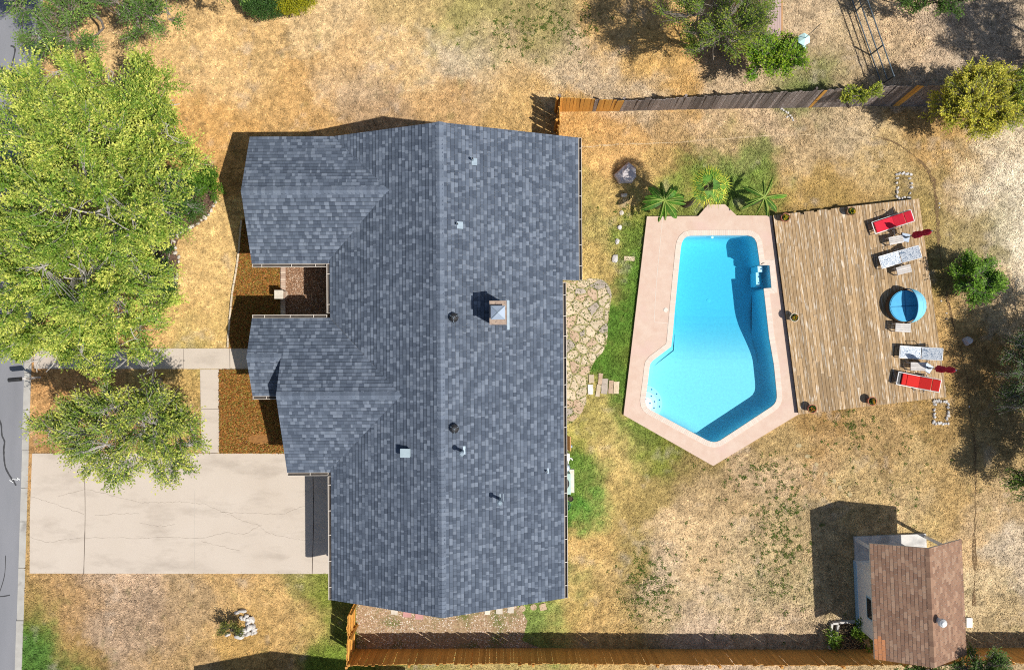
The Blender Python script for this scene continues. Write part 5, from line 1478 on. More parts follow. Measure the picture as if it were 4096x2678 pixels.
def leaf_fan(mb, c, n, L, W, col, tilt=.6, up=.2):
    for k in range(n):
        a = random.uniform(0, 6.28); l = L * random.uniform(.6, 1.1); w = W * random.uniform(.7, 1.1)
        d = Vector((math.cos(a), math.sin(a), random.uniform(up - .3, up + .9))).normalized(); s = d.cross(Vector((0, 0, 1)));
        if s.length < .05: s = Vector((1, 0, 0))
        s.normalize(); c0 = Vector(c) + Vector((random.uniform(-.03, .03), random.uniform(-.03, .03), 0))
        f = random.uniform(.7, 1.3); cc = random.choice(col); mb.cur = tuple(v * f for v in cc)
        m1 = c0 + d * l * .5 + Vector((0, 0, .02)); mb.add([c0, m1 - s * w / 2, c0 + d * l, m1 + s * w / 2], [(0, 1, 2, 3)])
GREENS = [alb((92, 128, 52)), alb((70, 104, 44)), alb((120, 150, 64))]
def pot(px, py, mt, flowers, label, r=.17, h=.34):
    c = P(px, py, WOOD_Z + h)
    e = empty("flower_pot", (c.x, c.y, WOOD_Z), 0, label, "flower pot", "potted plants on the deck")
    MB().lathe([(r * .68, 0), (r * .95, h * .82), (r * 1.06, h * .83), (r * 1.08, h), (r * .93, h), (r * .9, h * .86)], 28).build("pot", M[mt], e)
    MB().lathe([(r * .92, h * .87), (0, h * .88)], 20, cap=False).build("soil", M['soil'], e)
    p = MB(); leaf_fan(p, (0, 0, h * .88), 46, .15, .05, GREENS)
    for k in range(12): leaf_fan(p, (random.uniform(-.09, .09), random.uniform(-.09, .09), h * .88), 5, .09, .04, GREENS)
    p.build("foliage", M['leaf'], e)
    f = MB()
    for k in range(9):
        leaf_fan(f, (random.uniform(-.10, .10), random.uniform(-.10, .10), h + random.uniform(.06, .12)), 6, .035, .03, flowers, up=.1)
    f.build("flowers", M['leaf'], e)
YEL = [(.72, .52, .03)]; RED = [(.62, .12, .03)]
pot(3143, 869, 'terracotta', YEL, "red clay pot at the deck's upper left corner")
pot(3407, 844, 'potbrown', YEL, "brown woven pot at the deck's top edge")
pot(3179, 1269, 'potcream', RED + YEL, "cream pot with orange and yellow flowers beside the pool")
pot(3250, 1634, 'terracotta', RED + YEL, "clay pot at the deck's lower left corner")
pot(3490, 1604, 'terracotta', YEL + RED, "clay pot in the middle of the deck's bottom edge")

# ------------------------------------------------------------------ things beside the house
ac = empty("air_conditioner", (*XY(2251, 1935, .75), 0), TH, "pale green air conditioner unit against the house's rear wall", "air conditioner")
MB().box((0.05, 0, .04), (.95, .98, .08)).build("pad", M['limestone'], ac)
MB().rbox((0, 0, .42), (.66, .86, .68), .02).build("cabinet", M['acgreen'], ac)
MB().lathe([(.27, .762), (.27, .772), (0, .772)], 32, (0, .02, 0), cap=False).build("fan_grille", M['black'], ac)
for k in range(5): MB().lathe([(.05 + k * .05, .774), (.056 + k * .05, .778)], 24, (0, .02, 0), cap=False).build("grille_ring", M['metal_dark'], ac)
pq = empty("pool_pump", (*XY(2262, 1835), 0), 0, "white pool pump and pipes by the house's rear wall", "pump")
MB().rbox((.02, .12, .16), (.28, .34, .3), .05).build("motor", M['pvc'], pq)
MB().tube([(-.1, .42, .12), (.12, .42, .12)], .05, 10).build("pipe", M['pvc'], pq)
MB().tube([(-.1, .27, .34), (.06, .27, .36), (.1, .25, .3), (.12, .1, .3), (.24, .06, .25), (.28, -.02, .1)], .028, 8).build("pipe", M['pvc'], pq)
MB().tube([(.08, 0, .3), (.1, -.18, .3), (.02, -.26, .28), (-.06, -.22, .24)], .024, 8).build("pipe", M['pvc'], pq)
ft = empty("pool_filter", (*XY(2264, 1871, .7), 0), 0, "grey round pool filter tank above the air conditioner", "filter")
MB().lathe([(.17, 0), (.18, .1), (.18, .6), (.14, .72), (.0, .76)], 24, cap=False).build("tank", M['metal'], ft)
MB().lathe([(.05, .74), (.05, .8), (0, .81)], 12, (-.03, -.03, 0), cap=False).build("valve", mat('valve', (.7, .6, .1)), ft)
o = MB().rbox((0, 0, .25), (.05, .6, .5), .01, rot=Matrix.Rotation(.35, 3, 'Y')).build("plywood_board", M['plank_orange'], None, P(2270, 1768)); tag(o, "brown board leaning at the house's rear wall above the pump", "board")
o = MB().lathe([(.04, 0), (.07, .05), (.07, .09), (.04, .13), (0, .14)], 14, cap=False).build("ball", M['metal'], None, P(2283, 1783)); tag(o, "small grey ball lying below the brown leaning board", "ball")
bk = empty("nursery_pot", (*XY(2281, 1990), 0), 0, "small black plant pot below the air conditioner", "pot")
MB().lathe([(.08, 0), (.11, .2), (.115, .22), (.10, .22), (.09, .1)], 20).build("pot", M['black'], bk)
MB().lathe([(.1, .18), (0, .185)], 16, cap=False).build("soil", M['soil'], bk)
hz_ = MB()
pts = []
for k in range(90):
    t = k * .25; r = .20 - .0012 * k + .02 * math.sin(k * .9)
    pts.append((r * math.cos(t), r * 1.15 * math.sin(t), .03 + .02 * abs(math.sin(k * .37))))
hz_.tube(pts, .014, 6); tag(hz_.build("garden_hose", M['hose'], None, P(2262, 2022)), "coiled green garden hose near the house's rear wall", "hose")
# kerbside mailbox
mbx = empty("mailbox", (*XY(161, 1508), 0), math.radians(5), "dark mailbox on a slim post by the kerb", "mailbox")
MB().box((0, 0, .52), (.09, .09, 1.12)).build("post", M['tablewood'], mbx)
MB().box((-.18, 0, 1.04), (.46, .07, .05)).build("arm", M['tablewood'], mbx)
bxm = MB(); pr = [(-.085, 0), (.085, 0), (.085, .12)] + [(.085 * math.cos(t), .12 + .085 * math.sin(t)) for t in np.linspace(.3, math.pi - .3, 8)] + [(-.085, .12)]
n = len(pr); bxm.add([(-.58, y, 1.067 + z) for y, z in pr] + [(-.10, y, 1.067 + z) for y, z in pr], [tuple(range(n - 1, -1, -1)), tuple(range(n, 2 * n))] + [(i, (i + 1) % n, (i + 1) % n + n, i + n) for i in range(n)])
bxm.build("box", M['black'], mbx)
MB().box((-.587, 0, 1.15), (.012, .15, .15)).build("door", M['metal_dark'], mbx)
# birdhouse on a pole
bh = empty("birdhouse", (*XY(3110, 265), 0), 0, "mint hexagonal birdhouse on a tall pole rising from a green tree", "birdhouse")
MB().tube([(0, 0, 0), (0, 0, 2.6)], .035, 10).build("pole", M['metal'], bh)
hx = lambda r, z, o_=.5: [(r * math.cos(o_ + k * math.pi / 3), r * math.sin(o_ + k * math.pi / 3), z) for k in range(6)]
b1 = MB(); b1.add(hx(.19, 2.55) + hx(.19, 3.05), [(5, 4, 3, 2, 1, 0), (6, 7, 8, 9, 10, 11)] + [(i, (i + 1) % 6, (i + 1) % 6 + 6, i + 6) for i in range(6)]); b1.build("body", M['mint'], bh)
b2 = MB(); b2.add(hx(.30, 2.52) + hx(.30, 2.55), [(5, 4, 3, 2, 1, 0), (6, 7, 8, 9, 10, 11)] + [(i, (i + 1) % 6, (i + 1) % 6 + 6, i + 6) for i in range(6)]); b2.build("floor", M['mint'], bh)
b3 = MB(); b3.add(hx(.25, 3.03) + hx(.25, 3.05) + [(0, 0, 3.20)], [(5, 4, 3, 2, 1, 0)] + [(i, (i + 1) % 6, (i + 1) % 6 + 6, i + 6) for i in range(6)] + [(6 + i, 6 + (i + 1) % 6, 12) for i in range(6)]); b3.build("roof", M['mint'], bh)
MB().tube([(0, 0, 3.15), (.05, 0, 4.6)], .012, 6).build("rod", M['pipe'], bh)
for k in range(6):
    a_ = .5 + math.pi / 6 + k * math.pi / 3
    MB().lathe([(.03, 0), (.03, .006)], 10).build("entrance_hole", M['black'], bh, (.163 * math.cos(a_), .163 * math.sin(a_), 2.78), (0, math.pi / 2, a_))
    MB().tube([(.28 * math.cos(a_), .28 * math.sin(a_), 2.55), (.28 * math.cos(a_), .28 * math.sin(a_), 2.64)], .008, 5).build("rail_post", M['mint'], bh)
# neighbour's rusty lean-to roof at the top edge
lt = empty("lean_to", (*XY(3050, 60), 0), 0, "brown metal roofed lean-to at the top edge among trees", "lean-to")
def ll(px, py, z): q = P(px, py, z) - lt.location; return (q.x, q.y)
zl = 2.3
for x0, x1, za, zb_, mt in ((2978, 3061, 2.15, 2.5, 'rustroof'), (3061, 3124, 2.5, 2.35, 'rustroof2')):
    A, B = ll(x0, 178, zl), ll(x1, -260, zl); n = max(3, int((B[0] - A[0]) / .09)); m_ = MB()
    for i in range(n):
        xa = A[0] + (B[0] - A[0]) * i / n; xb = A[0] + (B[0] - A[0]) * (i + 1) / n; xm = (xa + xb) / 2
        fz = lambda x: za + (zb_ - za) * (x - A[0]) / (B[0] - A[0])
        m_.add([(xa, A[1], fz(xa)), (xm, A[1], fz(xm) + .015), (xb, A[1], fz(xb)), (xa, B[1], fz(xa)), (xm, B[1], fz(xm) + .015), (xb, B[1], fz(xb))], [(0, 1, 4, 3), (1, 2, 5, 4)])
    m_.build("roof_sheet", M[mt], lt)
A, B = ll(3126, 178, 2.3), ll(3126, -260, 2.3)
MB().box((A[0], (A[1] + B[1]) / 2, 2.3), (.05, B[1] - A[1], .12)).build("fascia", M['plank_orange'], lt)
for px, py in ((2985, 170), (3118, 170), (2985, -100), (3118, -100)):
    x, y = ll(px, py, 2.2); MB().box((x, y, 1.08), (.1, .1, 2.16)).build("post", M['plank_orange'], lt)
x, y = ll(2984, -20, 2.2); MB().box((x, y, 1.0), (.05, 3.6, 2.0)).build("wall", M['plank_orange'], lt)
# neighbour's house below the frame: its gable shadow reaches the front lawn
nh = empty("neighbour_house", (*XY(1350, 3150), 0), 0, "neighbouring house just below the frame, seen only by its gable shadow", "house")
yT = P(1350, 2748).y - nh.location.y; hw = 4.4; yBn = yT - 12
rf = MB()
for s in (-1, 1):
    q = [(0, yT), (s * hw, yT), (s * hw, yBn), (0, yBn)]
    rf.prism(ccw(q), (lambda x, y: 4.72 - .46 * abs(x)), (lambda x, y: 4.9 - .46 * abs(x)))
rf.build("roof", M['cap_metal'], nh)
wlm = MB(); wlm.box((0, (yT + yBn) / 2, 1.3), (2 * hw - .8, 11.3, 2.6))
for y in (yT - .4, yBn + .4): wlm.add([(-hw + .42, y, 2.55), (hw - .42, y, 2.55), (0, y, 4.6), (-hw + .42, y - .1, 2.55), (hw - .42, y - .1, 2.55), (0, y - .1, 4.6)], [(0, 1, 2), (5, 4, 3), (0, 3, 4, 1), (1, 4, 5, 2), (2, 5, 3, 0)])
wlm.build("wall", M['wall'], nh)

# ------------------------------------------------------------------ trees and plants
def leafset(base, axis, length, m, leaf_len, leaf_w, col_in, col_tip, r_, droop=0.0, spread=.10, var=.25, tipp=1.4, tone=None):
    """m leaves along each spray axis: returns vertex array (n*m,4,3) and colours"""
    n = len(base)
    t = np.tile((np.arange(m) + r_.random((n, m))) / m, 1)
    up = np.array([0, 0, 1.0])
    side = np.cross(axis, up); side /= np.linalg.norm(side, axis=1, keepdims=True) + 1e-6
    sgn = np.where(np.arange(m) % 2 == 0, 1.0, -1.0)[None, :] * np.ones((n, 1))
    pos = base[:, None, :] + axis[:, None, :] * (t * length[:, None])[..., None] + side[:, None, :] * (sgn * spread * r_.uniform(.2, 1, (n, m)))[..., None]
    pos[..., 2] += -droop * t ** 2 * length[:, None] + r_.normal(0, .03, (n, m))
    d = axis[:, None, :] * .7 + side[:, None, :] * sgn[..., None] * .8 + r_.normal(0, .35, (n, m, 3)); d[..., 2] -= .15
    d /= np.linalg.norm(d, axis=2, keepdims=True)
    nr_ = up[None, None, :] + r_.normal(0, .45, (n, m, 3)); 
    s2 = np.cross(d, nr_); s2 /= np.linalg.norm(s2, axis=2, keepdims=True) + 1e-6
    ll_ = (leaf_len * r_.uniform(.65, 1.2, (n, m)))[..., None]; ww = (leaf_w * r_.uniform(.7, 1.2, (n, m)))[..., None]
    v0 = pos; v2 = pos + d * ll_; mid = pos + d * ll_ * .45
    V = np.stack([v0, mid - s2 * ww / 2, v2, mid + s2 * ww / 2], 2)
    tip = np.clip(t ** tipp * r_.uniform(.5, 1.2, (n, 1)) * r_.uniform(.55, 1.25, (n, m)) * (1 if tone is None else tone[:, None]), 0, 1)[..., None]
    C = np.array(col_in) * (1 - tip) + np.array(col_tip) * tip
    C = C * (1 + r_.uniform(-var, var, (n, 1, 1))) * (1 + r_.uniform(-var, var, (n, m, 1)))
    return V.reshape(-1, 4, 3), C.reshape(-1, 3)

def limb_pts(a, b, r_, bend=.12, n=7, sag=0.0):
    a = np.array(a); b = np.array(b); L_ = np.linalg.norm(b - a)
    off = r_.normal(0, bend * L_, 3); off2 = r_.normal(0, bend * .4 * L_, 3)
    ts = np.linspace(0, 1, n)
    return [a + (b - a) * t + off * math.sin(math.pi * t) * .6 + off2 * math.sin(2 * math.pi * t) * .5 + np.array([0, 0, sag * math.sin(math.pi * t)]) for t in ts]

def tree(name, label, cat, base_px, lobes, sprays, leaf=(.11, .055), m=16, spray_len=(.35, .7), cols=((.07, .13, .02), (.30, .33, .05)), trunk_r=.16, fork=.3, bark='bark', seed=1, twigs=True, sub=6, group=None, shell=.35, upb=.3, bare=0, tipp=1.4, spread=.10, var=.25, trunk_dir=None, hemi=-.35, limb_r=.4, base_w=None, shoots=15):
    """lobes: (px, py, z, rx_px, ry_px, rz_m) -- crown masses, where they stand"""
    r_ = np.random.default_rng(seed)
    bw = P(*base_px) if base_w is None else Vector(base_w)
    root = empty(name, (bw.x, bw.y, 0), 0, label, cat, group)
    org = np.array([bw.x, bw.y, 0.0])
    lb = []
    for (x, y, z, rx, ry, rz) in lobes:
        c = P(x, y, z); k = (H - z) / F; lb.append((np.array([c.x, c.y, z]) - org, np.array([rx * k, ry * k, rz])))
    cen = np.mean([l[0] for l in lb], axis=0)
    fk = np.array([cen[0] * fork * .6, cen[1] * fork * .6, max(.12, cen[2] * fork)])
    br = MB(); br.smooth = True
    br.tube([(0, 0, -.1), tuple(fk * .35 + r_.normal(0, .02, 3)), tuple(fk)], [trunk_r * 1.25, trunk_r, trunk_r * .85], 10)
    ends = []
    for c, rad in lb:
        pts = limb_pts(fk, c, r_, .10, 8, .15)
        r0 = trunk_r * limb_r * (1.0 + .3 * r_.random()); br.tube([tuple(p) for p in pts], list(np.linspace(r0, r0 * .4, 8)), 7)
        for k in range(sub):
            d = r_.normal(0, 1, 3); d[2] = abs(d[2]) * .6 - .1; d /= np.linalg.norm(d)
            e = c + d * rad * r_.uniform(.6, .92); s = pts[r_.integers(3, 8)]
            p2 = limb_pts(s, e, r_, .10, 6, .05); br.tube([tuple(p) for p in p2], list(np.linspace(r0 * .36, r0 * .10 + .003, 6)), 5)
            ends.append((p2, rad))
    # twigs and sprays
    vol = np.array([np.prod(rad) ** .75 for _, rad in lb]); pk = r_.choice(len(lb), sprays, p=vol / vol.sum())
    C0 = np.array([lb[i][0] for i in pk]); RD = np.array([lb[i][1] for i in pk])
    d = r_.normal(0, 1, (sprays, 3)); d /= np.linalg.norm(d, axis=1, keepdims=True)
    flip = d[:, 2] < hemi; d[flip, 2] *= -1
    rr_ = r_.random(sprays) ** shell
    if shoots:
        # leafy shoots: sprays sit along branchlets that push out of the crown
        ns_ = max(6, sprays // shoots); own = r_.integers(0, ns_, sprays)
        pk2 = r_.choice(len(lb), ns_, p=vol / vol.sum()); c2 = np.array([lb[i][0] for i in pk2]); rd2 = np.array([lb[i][1] for i in pk2])
        d2 = d[:ns_]; b2 = c2 + d2 * rd2 * (.25 + .6 * r_.random(ns_))[:, None]
        a2 = d2 * rd2 / rd2.max(1, keepdims=True) + r_.normal(0, .35, (ns_, 3)) + np.array([0, 0, .15]); a2 /= np.linalg.norm(a2, axis=1, keepdims=True)
        l2 = r_.uniform(.5, 1.0, ns_) * np.minimum(1.25, rd2.mean(1) * .95)
        tt = r_.random(sprays) ** .8
        base = b2[own] + a2[own] * (tt * l2[own])[:, None] + r_.normal(0, .05, (sprays, 3))
        sd = np.cross(a2[own], np.array([0, 0, 1.0])); sg = np.where(r_.random(sprays) < .5, -1, 1)[:, None]
        ax = a2[own] * .75 + sd * sg * .55 * (1.1 - tt)[:, None] + r_.normal(0, .22, (sprays, 3)) + np.array([0, 0, .1])
    else:
        base = C0 + d * RD * rr_[:, None]
        ax = d * .65 + r_.normal(0, .42, (sprays, 3)) + np.array([0, 0, upb]); ax[:, 2] *= .75
    # neighbouring sprays point the same way: a slow swirl through the crown
    ax[:, 0] += .35 * np.sin(base[:, 0] * 1.3 + base[:, 1] * .7); ax[:, 1] += .35 * np.cos(base[:, 0] * .6 - base[:, 1] * 1.1)
    ax /= np.linalg.norm(ax, axis=1, keepdims=True)
    ln = r_.uniform(*spray_len, sprays)
    # nothing grows below the ground
    ok = base[:, 2] > .04
    base, ax, ln = base[ok], ax[ok], ln[ok]
    nl = int(len(base) * (1 - bare))
    tone = (r_.uniform(.45, 1.35, ns_)[own][ok][:nl] if shoots else np.ones(nl))
    V, C = leafset(base[:nl], ax[:nl], ln[:nl], m, leaf[0], leaf[1], cols[0], cols[1], r_, droop=.12, spread=spread, var=var, tipp=tipp, tone=tone)
    V[..., 2] = np.maximum(V[..., 2], .015)
    Vf = V.reshape(-1, 3)
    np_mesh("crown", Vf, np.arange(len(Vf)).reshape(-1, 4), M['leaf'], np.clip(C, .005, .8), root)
    if twigs:
        step = max(1, len(base) // 1800)
        E = np.array([p for p2, _ in ends for p in p2[2:]])
        for i in list(range(0, nl, step)) + list(range(nl, len(base))):
            b0 = base[i]; j = np.argmin(((E - b0) ** 2).sum(1)); s = E[j]
            br.tube([tuple(s), tuple((s + b0) / 2 + r_.normal(0, .05, 3)), tuple(b0), tuple(b0 + ax[i] * ln[i] * .95)], [.012, .009, .006, .003], 3, cap=False)
    br.build("trunk", M[bark], root)
    return root

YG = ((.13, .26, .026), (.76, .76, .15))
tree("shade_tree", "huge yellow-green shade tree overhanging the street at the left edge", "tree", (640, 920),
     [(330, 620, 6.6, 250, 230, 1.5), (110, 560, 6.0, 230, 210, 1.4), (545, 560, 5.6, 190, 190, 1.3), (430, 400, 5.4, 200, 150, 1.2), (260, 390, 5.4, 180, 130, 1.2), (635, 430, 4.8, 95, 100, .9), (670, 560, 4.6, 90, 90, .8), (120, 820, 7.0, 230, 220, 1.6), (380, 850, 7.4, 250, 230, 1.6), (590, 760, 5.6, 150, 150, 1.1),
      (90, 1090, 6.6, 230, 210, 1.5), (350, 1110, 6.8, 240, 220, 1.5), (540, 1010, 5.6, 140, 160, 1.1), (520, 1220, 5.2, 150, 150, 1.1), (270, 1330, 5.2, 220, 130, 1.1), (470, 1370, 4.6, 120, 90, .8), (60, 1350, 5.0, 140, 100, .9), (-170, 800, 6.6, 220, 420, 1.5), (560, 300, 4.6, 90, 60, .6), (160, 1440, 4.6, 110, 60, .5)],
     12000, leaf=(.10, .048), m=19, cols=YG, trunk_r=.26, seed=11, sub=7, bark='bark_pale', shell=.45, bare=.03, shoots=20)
tree("shade_tree", "smaller yellow-green tree reaching over the driveway below the front walk", "tree", (640, 1520),
     [(590, 1480, 4.2, 50, 60, .5), (630, 1560, 4.0, 60, 40, .4), (470, 1640, 4.9, 90, 60, .6), (340, 1650, 4.6, 90, 46, .4), (235, 1710, 4.3, 80, 40, .4), (430, 1750, 5.1, 120, 70, .6), (600, 1690, 5.0, 110, 80, .6), (700, 1740, 4.8, 90, 80, .5), (580, 1810, 4.8, 100, 60, .5), (690, 1860, 4.5, 80, 60, .5), (400, 1810, 4.6, 90, 40, .4), (480, 1860, 4.4, 70, 36, .3), (770, 1680, 4.5, 40, 60, .4), (650, 1900, 4.3, 50, 30, .3)],
     1900, leaf=(.105, .05), m=15, cols=((.115, .225, .026), (.68, .67, .13)), trunk_r=.11, seed=12, sub=5, bark='bark_pale', shell=.5, bare=.05, shoots=13)
OAK = ((.09, .19, .034), (.28, .40, .08))
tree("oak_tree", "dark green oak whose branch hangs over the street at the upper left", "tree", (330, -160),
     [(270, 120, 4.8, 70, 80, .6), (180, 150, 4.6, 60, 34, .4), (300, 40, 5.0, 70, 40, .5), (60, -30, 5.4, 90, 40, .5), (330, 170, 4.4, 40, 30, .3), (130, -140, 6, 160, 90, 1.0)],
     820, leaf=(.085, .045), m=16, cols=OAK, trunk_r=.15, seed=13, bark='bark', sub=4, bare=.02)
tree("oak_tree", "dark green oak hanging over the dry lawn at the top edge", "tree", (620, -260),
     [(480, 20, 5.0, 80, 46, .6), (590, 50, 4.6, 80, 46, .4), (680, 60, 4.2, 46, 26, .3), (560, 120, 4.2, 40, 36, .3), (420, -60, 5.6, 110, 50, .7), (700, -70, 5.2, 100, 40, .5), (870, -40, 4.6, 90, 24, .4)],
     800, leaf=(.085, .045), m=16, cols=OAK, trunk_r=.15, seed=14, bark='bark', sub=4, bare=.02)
# clipped hedge bushes at the top edge
tree("clipped_bush", "dense dark green clipped bush at the top edge", "bush", (1060, 20), [(1060, -10, .95, 92, 88, .75), (1010, -30, .9, 60, 60, .6)], 2600, leaf=(.05, .028), m=14, spray_len=(.08, .18), cols=((.035, .085, .018), (.09, .19, .035)), trunk_r=.05, seed=15, sub=4, twigs=False, shell=.22, shoots=0, spread=.05, hemi=-.1, fork=.15)
tree("clipped_bush", "dense bright yellow clipped bush beside the dark green one", "bush", (1190, -10), [(1180, -30, .95, 92, 90, .75), (1135, 10, .8, 34, 46, .6)], 2200, leaf=(.05, .028), m=14, spray_len=(.08, .18), cols=((.22, .25, .012), (.52, .46, .02)), trunk_r=.05, seed=16, sub=4, twigs=False, shell=.22, shoots=0, spread=.05, hemi=-.1, fork=.15)
# bed under the big tree
tree("shrub", "soft green shrub with bare pale stems in the bed beneath the big tree", "shrub", (735, 815), [(690, 770, 1.7, 90, 80, .6), (640, 850, 1.8, 80, 60, .6), (735, 840, 1.2, 55, 50, .5), (640, 1000, 1.8, 70, 80, .6), (660, 1120, 1.4, 60, 60, .5)], 900, leaf=(.10, .035), m=16, spray_len=(.25, .5), cols=((.045, .12, .018), (.12, .23, .04)), trunk_r=.05, seed=17, sub=6, bark='bark_pale', bare=.03)
tree("round_bush", "bright green rounded bush left of the upper wing's shadow", "bush", (826, 742), [(828, 735, .55, 44, 44, .42)], 420, leaf=(.09, .03), m=14, spray_len=(.12, .26), cols=((.06, .16, .012), (.20, .34, .03)), trunk_r=.03, seed=18, sub=5, twigs=False, fork=.2)
tree("low_bush", "olive brown low bush between mulch and the bright green bush", "bush", (780, 835), [(776, 832, .35, 50, 44, .25), (750, 860, .35, 40, 30, .22)], 380, leaf=(.06, .018), m=14, spray_len=(.12, .26), cols=((.10, .11, .03), (.20, .18, .05)), trunk_r=.02, seed=19, sub=4, twigs=False, fork=.2)
tree("lawn_bush", "half dry little bush among white rocks in the front lawn", "bush", (930, 2510), [(932, 2512, .45, 34, 30, .35), (915, 2500, .5, 30, 30, .3)], 110, leaf=(.08, .035), m=12, spray_len=(.15, .35), cols=((.09, .12, .02), (.24, .24, .05)), trunk_r=.025, seed=20, sub=6, fork=.15, bare=.25, bark='bark_dark')
# twiggy tree with green heart at the top edge, and the vivid green one under the birdhouse
tree("twiggy_tree", "grey twiggy half bare tree with green leaves beside the rusty roof", "tree", (2790, 210),
     [(2820, 60, 3.9, 110, 110, .9), (2900, 110, 4.1, 130, 120, 1.0), (2960, 30, 4.3, 120, 110, .9), (2860, 190, 3.3, 90, 80, .7), (2760, 130, 3.2, 70, 90, .6), (2850, -70, 4.4, 130, 90, .9), (3020, 60, 4.0, 80, 90, .6)],
     1400, leaf=(.085, .042), m=14, cols=((.10, .20, .018), (.36, .38, .05)), trunk_r=.12, seed=23, sub=7, bark='bark', bare=.25, shell=.5)
tree("green_tree", "vivid lime green small tree below the mint birdhouse", "tree", (3010, 290), [(3070, 250, 2.1, 76, 50, .6), (3140, 235, 2.2, 50, 56, .5), (3040, 220, 2.1, 56, 46, .5), (3100, 200, 2.0, 46, 36, .4)], 800, leaf=(.10, .045), m=15, spray_len=(.2, .4), cols=((.10, .24, .012), (.38, .48, .03)), trunk_r=.06, seed=24, sub=6)
# right side
tree("yellowing_tree", "yellow-green bushy tree standing over the weathered fence at right", "tree", (3790, 470), [(3880, 390, 2.7, 95, 85, .8), (3800, 425, 2.4, 50, 60, .6), (3950, 345, 2.9, 75, 66, .7), (3960, 440, 2.5, 66, 66, .6), (3850, 325, 2.6, 56, 44, .5), (3910, 500, 2.2, 66, 34, .4)], 2300, leaf=(.085, .042), m=16, spray_len=(.15, .32), cols=((.22, .27, .028), (.85, .72, .09)), trunk_r=.07, seed=25, sub=5, tipp=.9, shoots=8, bark='bark')
tree("green_tree", "darker green tree at the right edge behind the yellow-green one", "tree", (3980, 460), [(4060, 400, 2.6, 46, 66, .6), (4110, 360, 2.8, 56, 56, .6), (4070, 330, 2.5, 40, 40, .5)], 760, leaf=(.085, .042), m=16, spray_len=(.15, .32), cols=((.12, .20, .024), (.42, .48, .06)), trunk_r=.06, seed=26, sub=4, shoots=8, bark='bark')
tree("fence_vine", "small yellow-green vine flopping over the weathered fence", "vine", (3395, 432), [(3430, 372, 1.85, 62, 22, .22), (3480, 360, 1.9, 40, 20, .18), (3400, 395, 1.6, 30, 24, .2)], 170, leaf=(.08, .04), m=14, spray_len=(.15, .3), cols=((.15, .23, .022), (.58, .58, .06)), trunk_r=.025, seed=27, sub=5)
tree("leafy_shrub", "bright green feathery shrub right of the deck beside the groove", "shrub", (3868, 1132), [(3900, 1110, 1.15, 60, 56, .45), (3865, 1095, .9, 40, 44, .4), (3930, 1150, .9, 46, 40, .4), (3890, 1160, .7, 46, 40, .3)], 620, leaf=(.13, .04), m=18, spray_len=(.3, .5), cols=((.075, .19, .016), (.24, .40, .04)), trunk_r=.05, seed=28, sub=6, spread=.06)
tree("grey_twig_tree", "dark green tree with bare grey twigs entering at the right edge", "tree", (4110, 1500), [(4085, 1400, 1.6, 46, 60, .5), (4105, 1500, 1.8, 60, 66, .5), (4085, 1600, 1.6, 46, 60, .5), (4210, 1310, 2.0, 100, 80, .7), (4230, 1430, 2.2, 110, 90, .7), (4230, 1580, 2.2, 110, 100, .7), (4300, 1250, 2.0, 100, 50, .6), (4340, 1480, 2.2, 110, 160, .8)], 3200, leaf=(.08, .035), m=14, cols=((.045, .09, .025), (.13, .20, .06)), trunk_r=.08, seed=29, sub=14, bark='bark_pale', bare=.16, shell=.5)
tree("edge_tree", "slim tree at the right edge whose leaf tips hang over the lower lawn", "tree", (4092, 1893), [(4110, 1910, 1.7, 36, 40, .35), (4140, 1955, 1.7, 50, 40, .35)], 110, leaf=(.09, .045), m=14, cols=((.08, .16, .02), (.28, .36, .05)), trunk_r=.03, seed=30, sub=4)
tree("edge_tree", "tree mass below the grey twig tree at the right edge, known by its shade", "tree", (4230, 1850), [(4230, 1930, 2.3, 90, 80, .7), (4240, 1800, 2.2, 90, 90, .7), (4330, 1720, 2.4, 110, 90, .8), (4350, 1880, 2.6, 110, 110, .8)], 1700, leaf=(.09, .045), m=14, cols=((.06, .11, .015), (.15, .2, .04)), trunk_r=.08, seed=31, sub=6)
tree("corner_tree", "tree outside the upper right corner, known by its shade on the ground", "tree", (4480, 240), [(4640, 180, 5.2, 150, 140, 1.2), (4600, 40, 5.0, 150, 130, 1.1), (4660, 300, 4.8, 130, 120, 1.0), (4540, 240, 4.4, 90, 90, .8)], 1100, leaf=(.10, .05), m=14, cols=((.05, .10, .015), (.15, .2, .04)), trunk_r=.16, seed=32, sub=6)
tree("green_shrub", "green shrub with dark bare trunk at the top edge near the upper right", "shrub", (3680, 30), [(3760, -5, 1.9, 70, 60, .5), (3820, -25, 2.0, 50, 50, .4), (3650, -55, 2.2, 100, 46, .5)], 480, leaf=(.09, .04), m=14, spray_len=(.2, .4), cols=((.04, .10, .012), (.13, .22, .03)), trunk_r=.07, seed=33, sub=6, bark='bark_dark')
tree("tall_shrub", "dark green shrub rising behind the bottom fence next to the shed", "shrub", (3640, 2690), [(3945, 2640, 2.9, 50, 50, .5), (3880, 2660, 2.6, 60, 30, .5), (3750, 2690, 2.2, 110, 24, .4), (3620, 2690, 2.0, 90, 20, .4), (3990, 2660, 2.5, 40, 30, .4)], 520, leaf=(.12, .04), m=15, spray_len=(.25, .45), cols=((.045, .10, .014), (.14, .21, .04)), trunk_r=.05, seed=34, sub=5, base_w=(16.9, -13.9, 0))
for px, py, r, lab in ((3332, 2545, 18, "lime green leafy plant in the planter's narrow bed"), (3432, 2515, 16, "green strappy plant against the shed's lower left wall"), (3455, 2560, 18, "dark leafy clump between shed and bottom fence")):
    tree("garden_plant", lab, "plant", (px, py), [(px, py, .3, r, r * 1.3, .22)], 40, leaf=(.13, .045), m=10, spray_len=(.15, .3), cols=((.07, .16, .012), (.24, .32, .03)), trunk_r=.015, seed=int(px), sub=3, twigs=False, fork=.2)

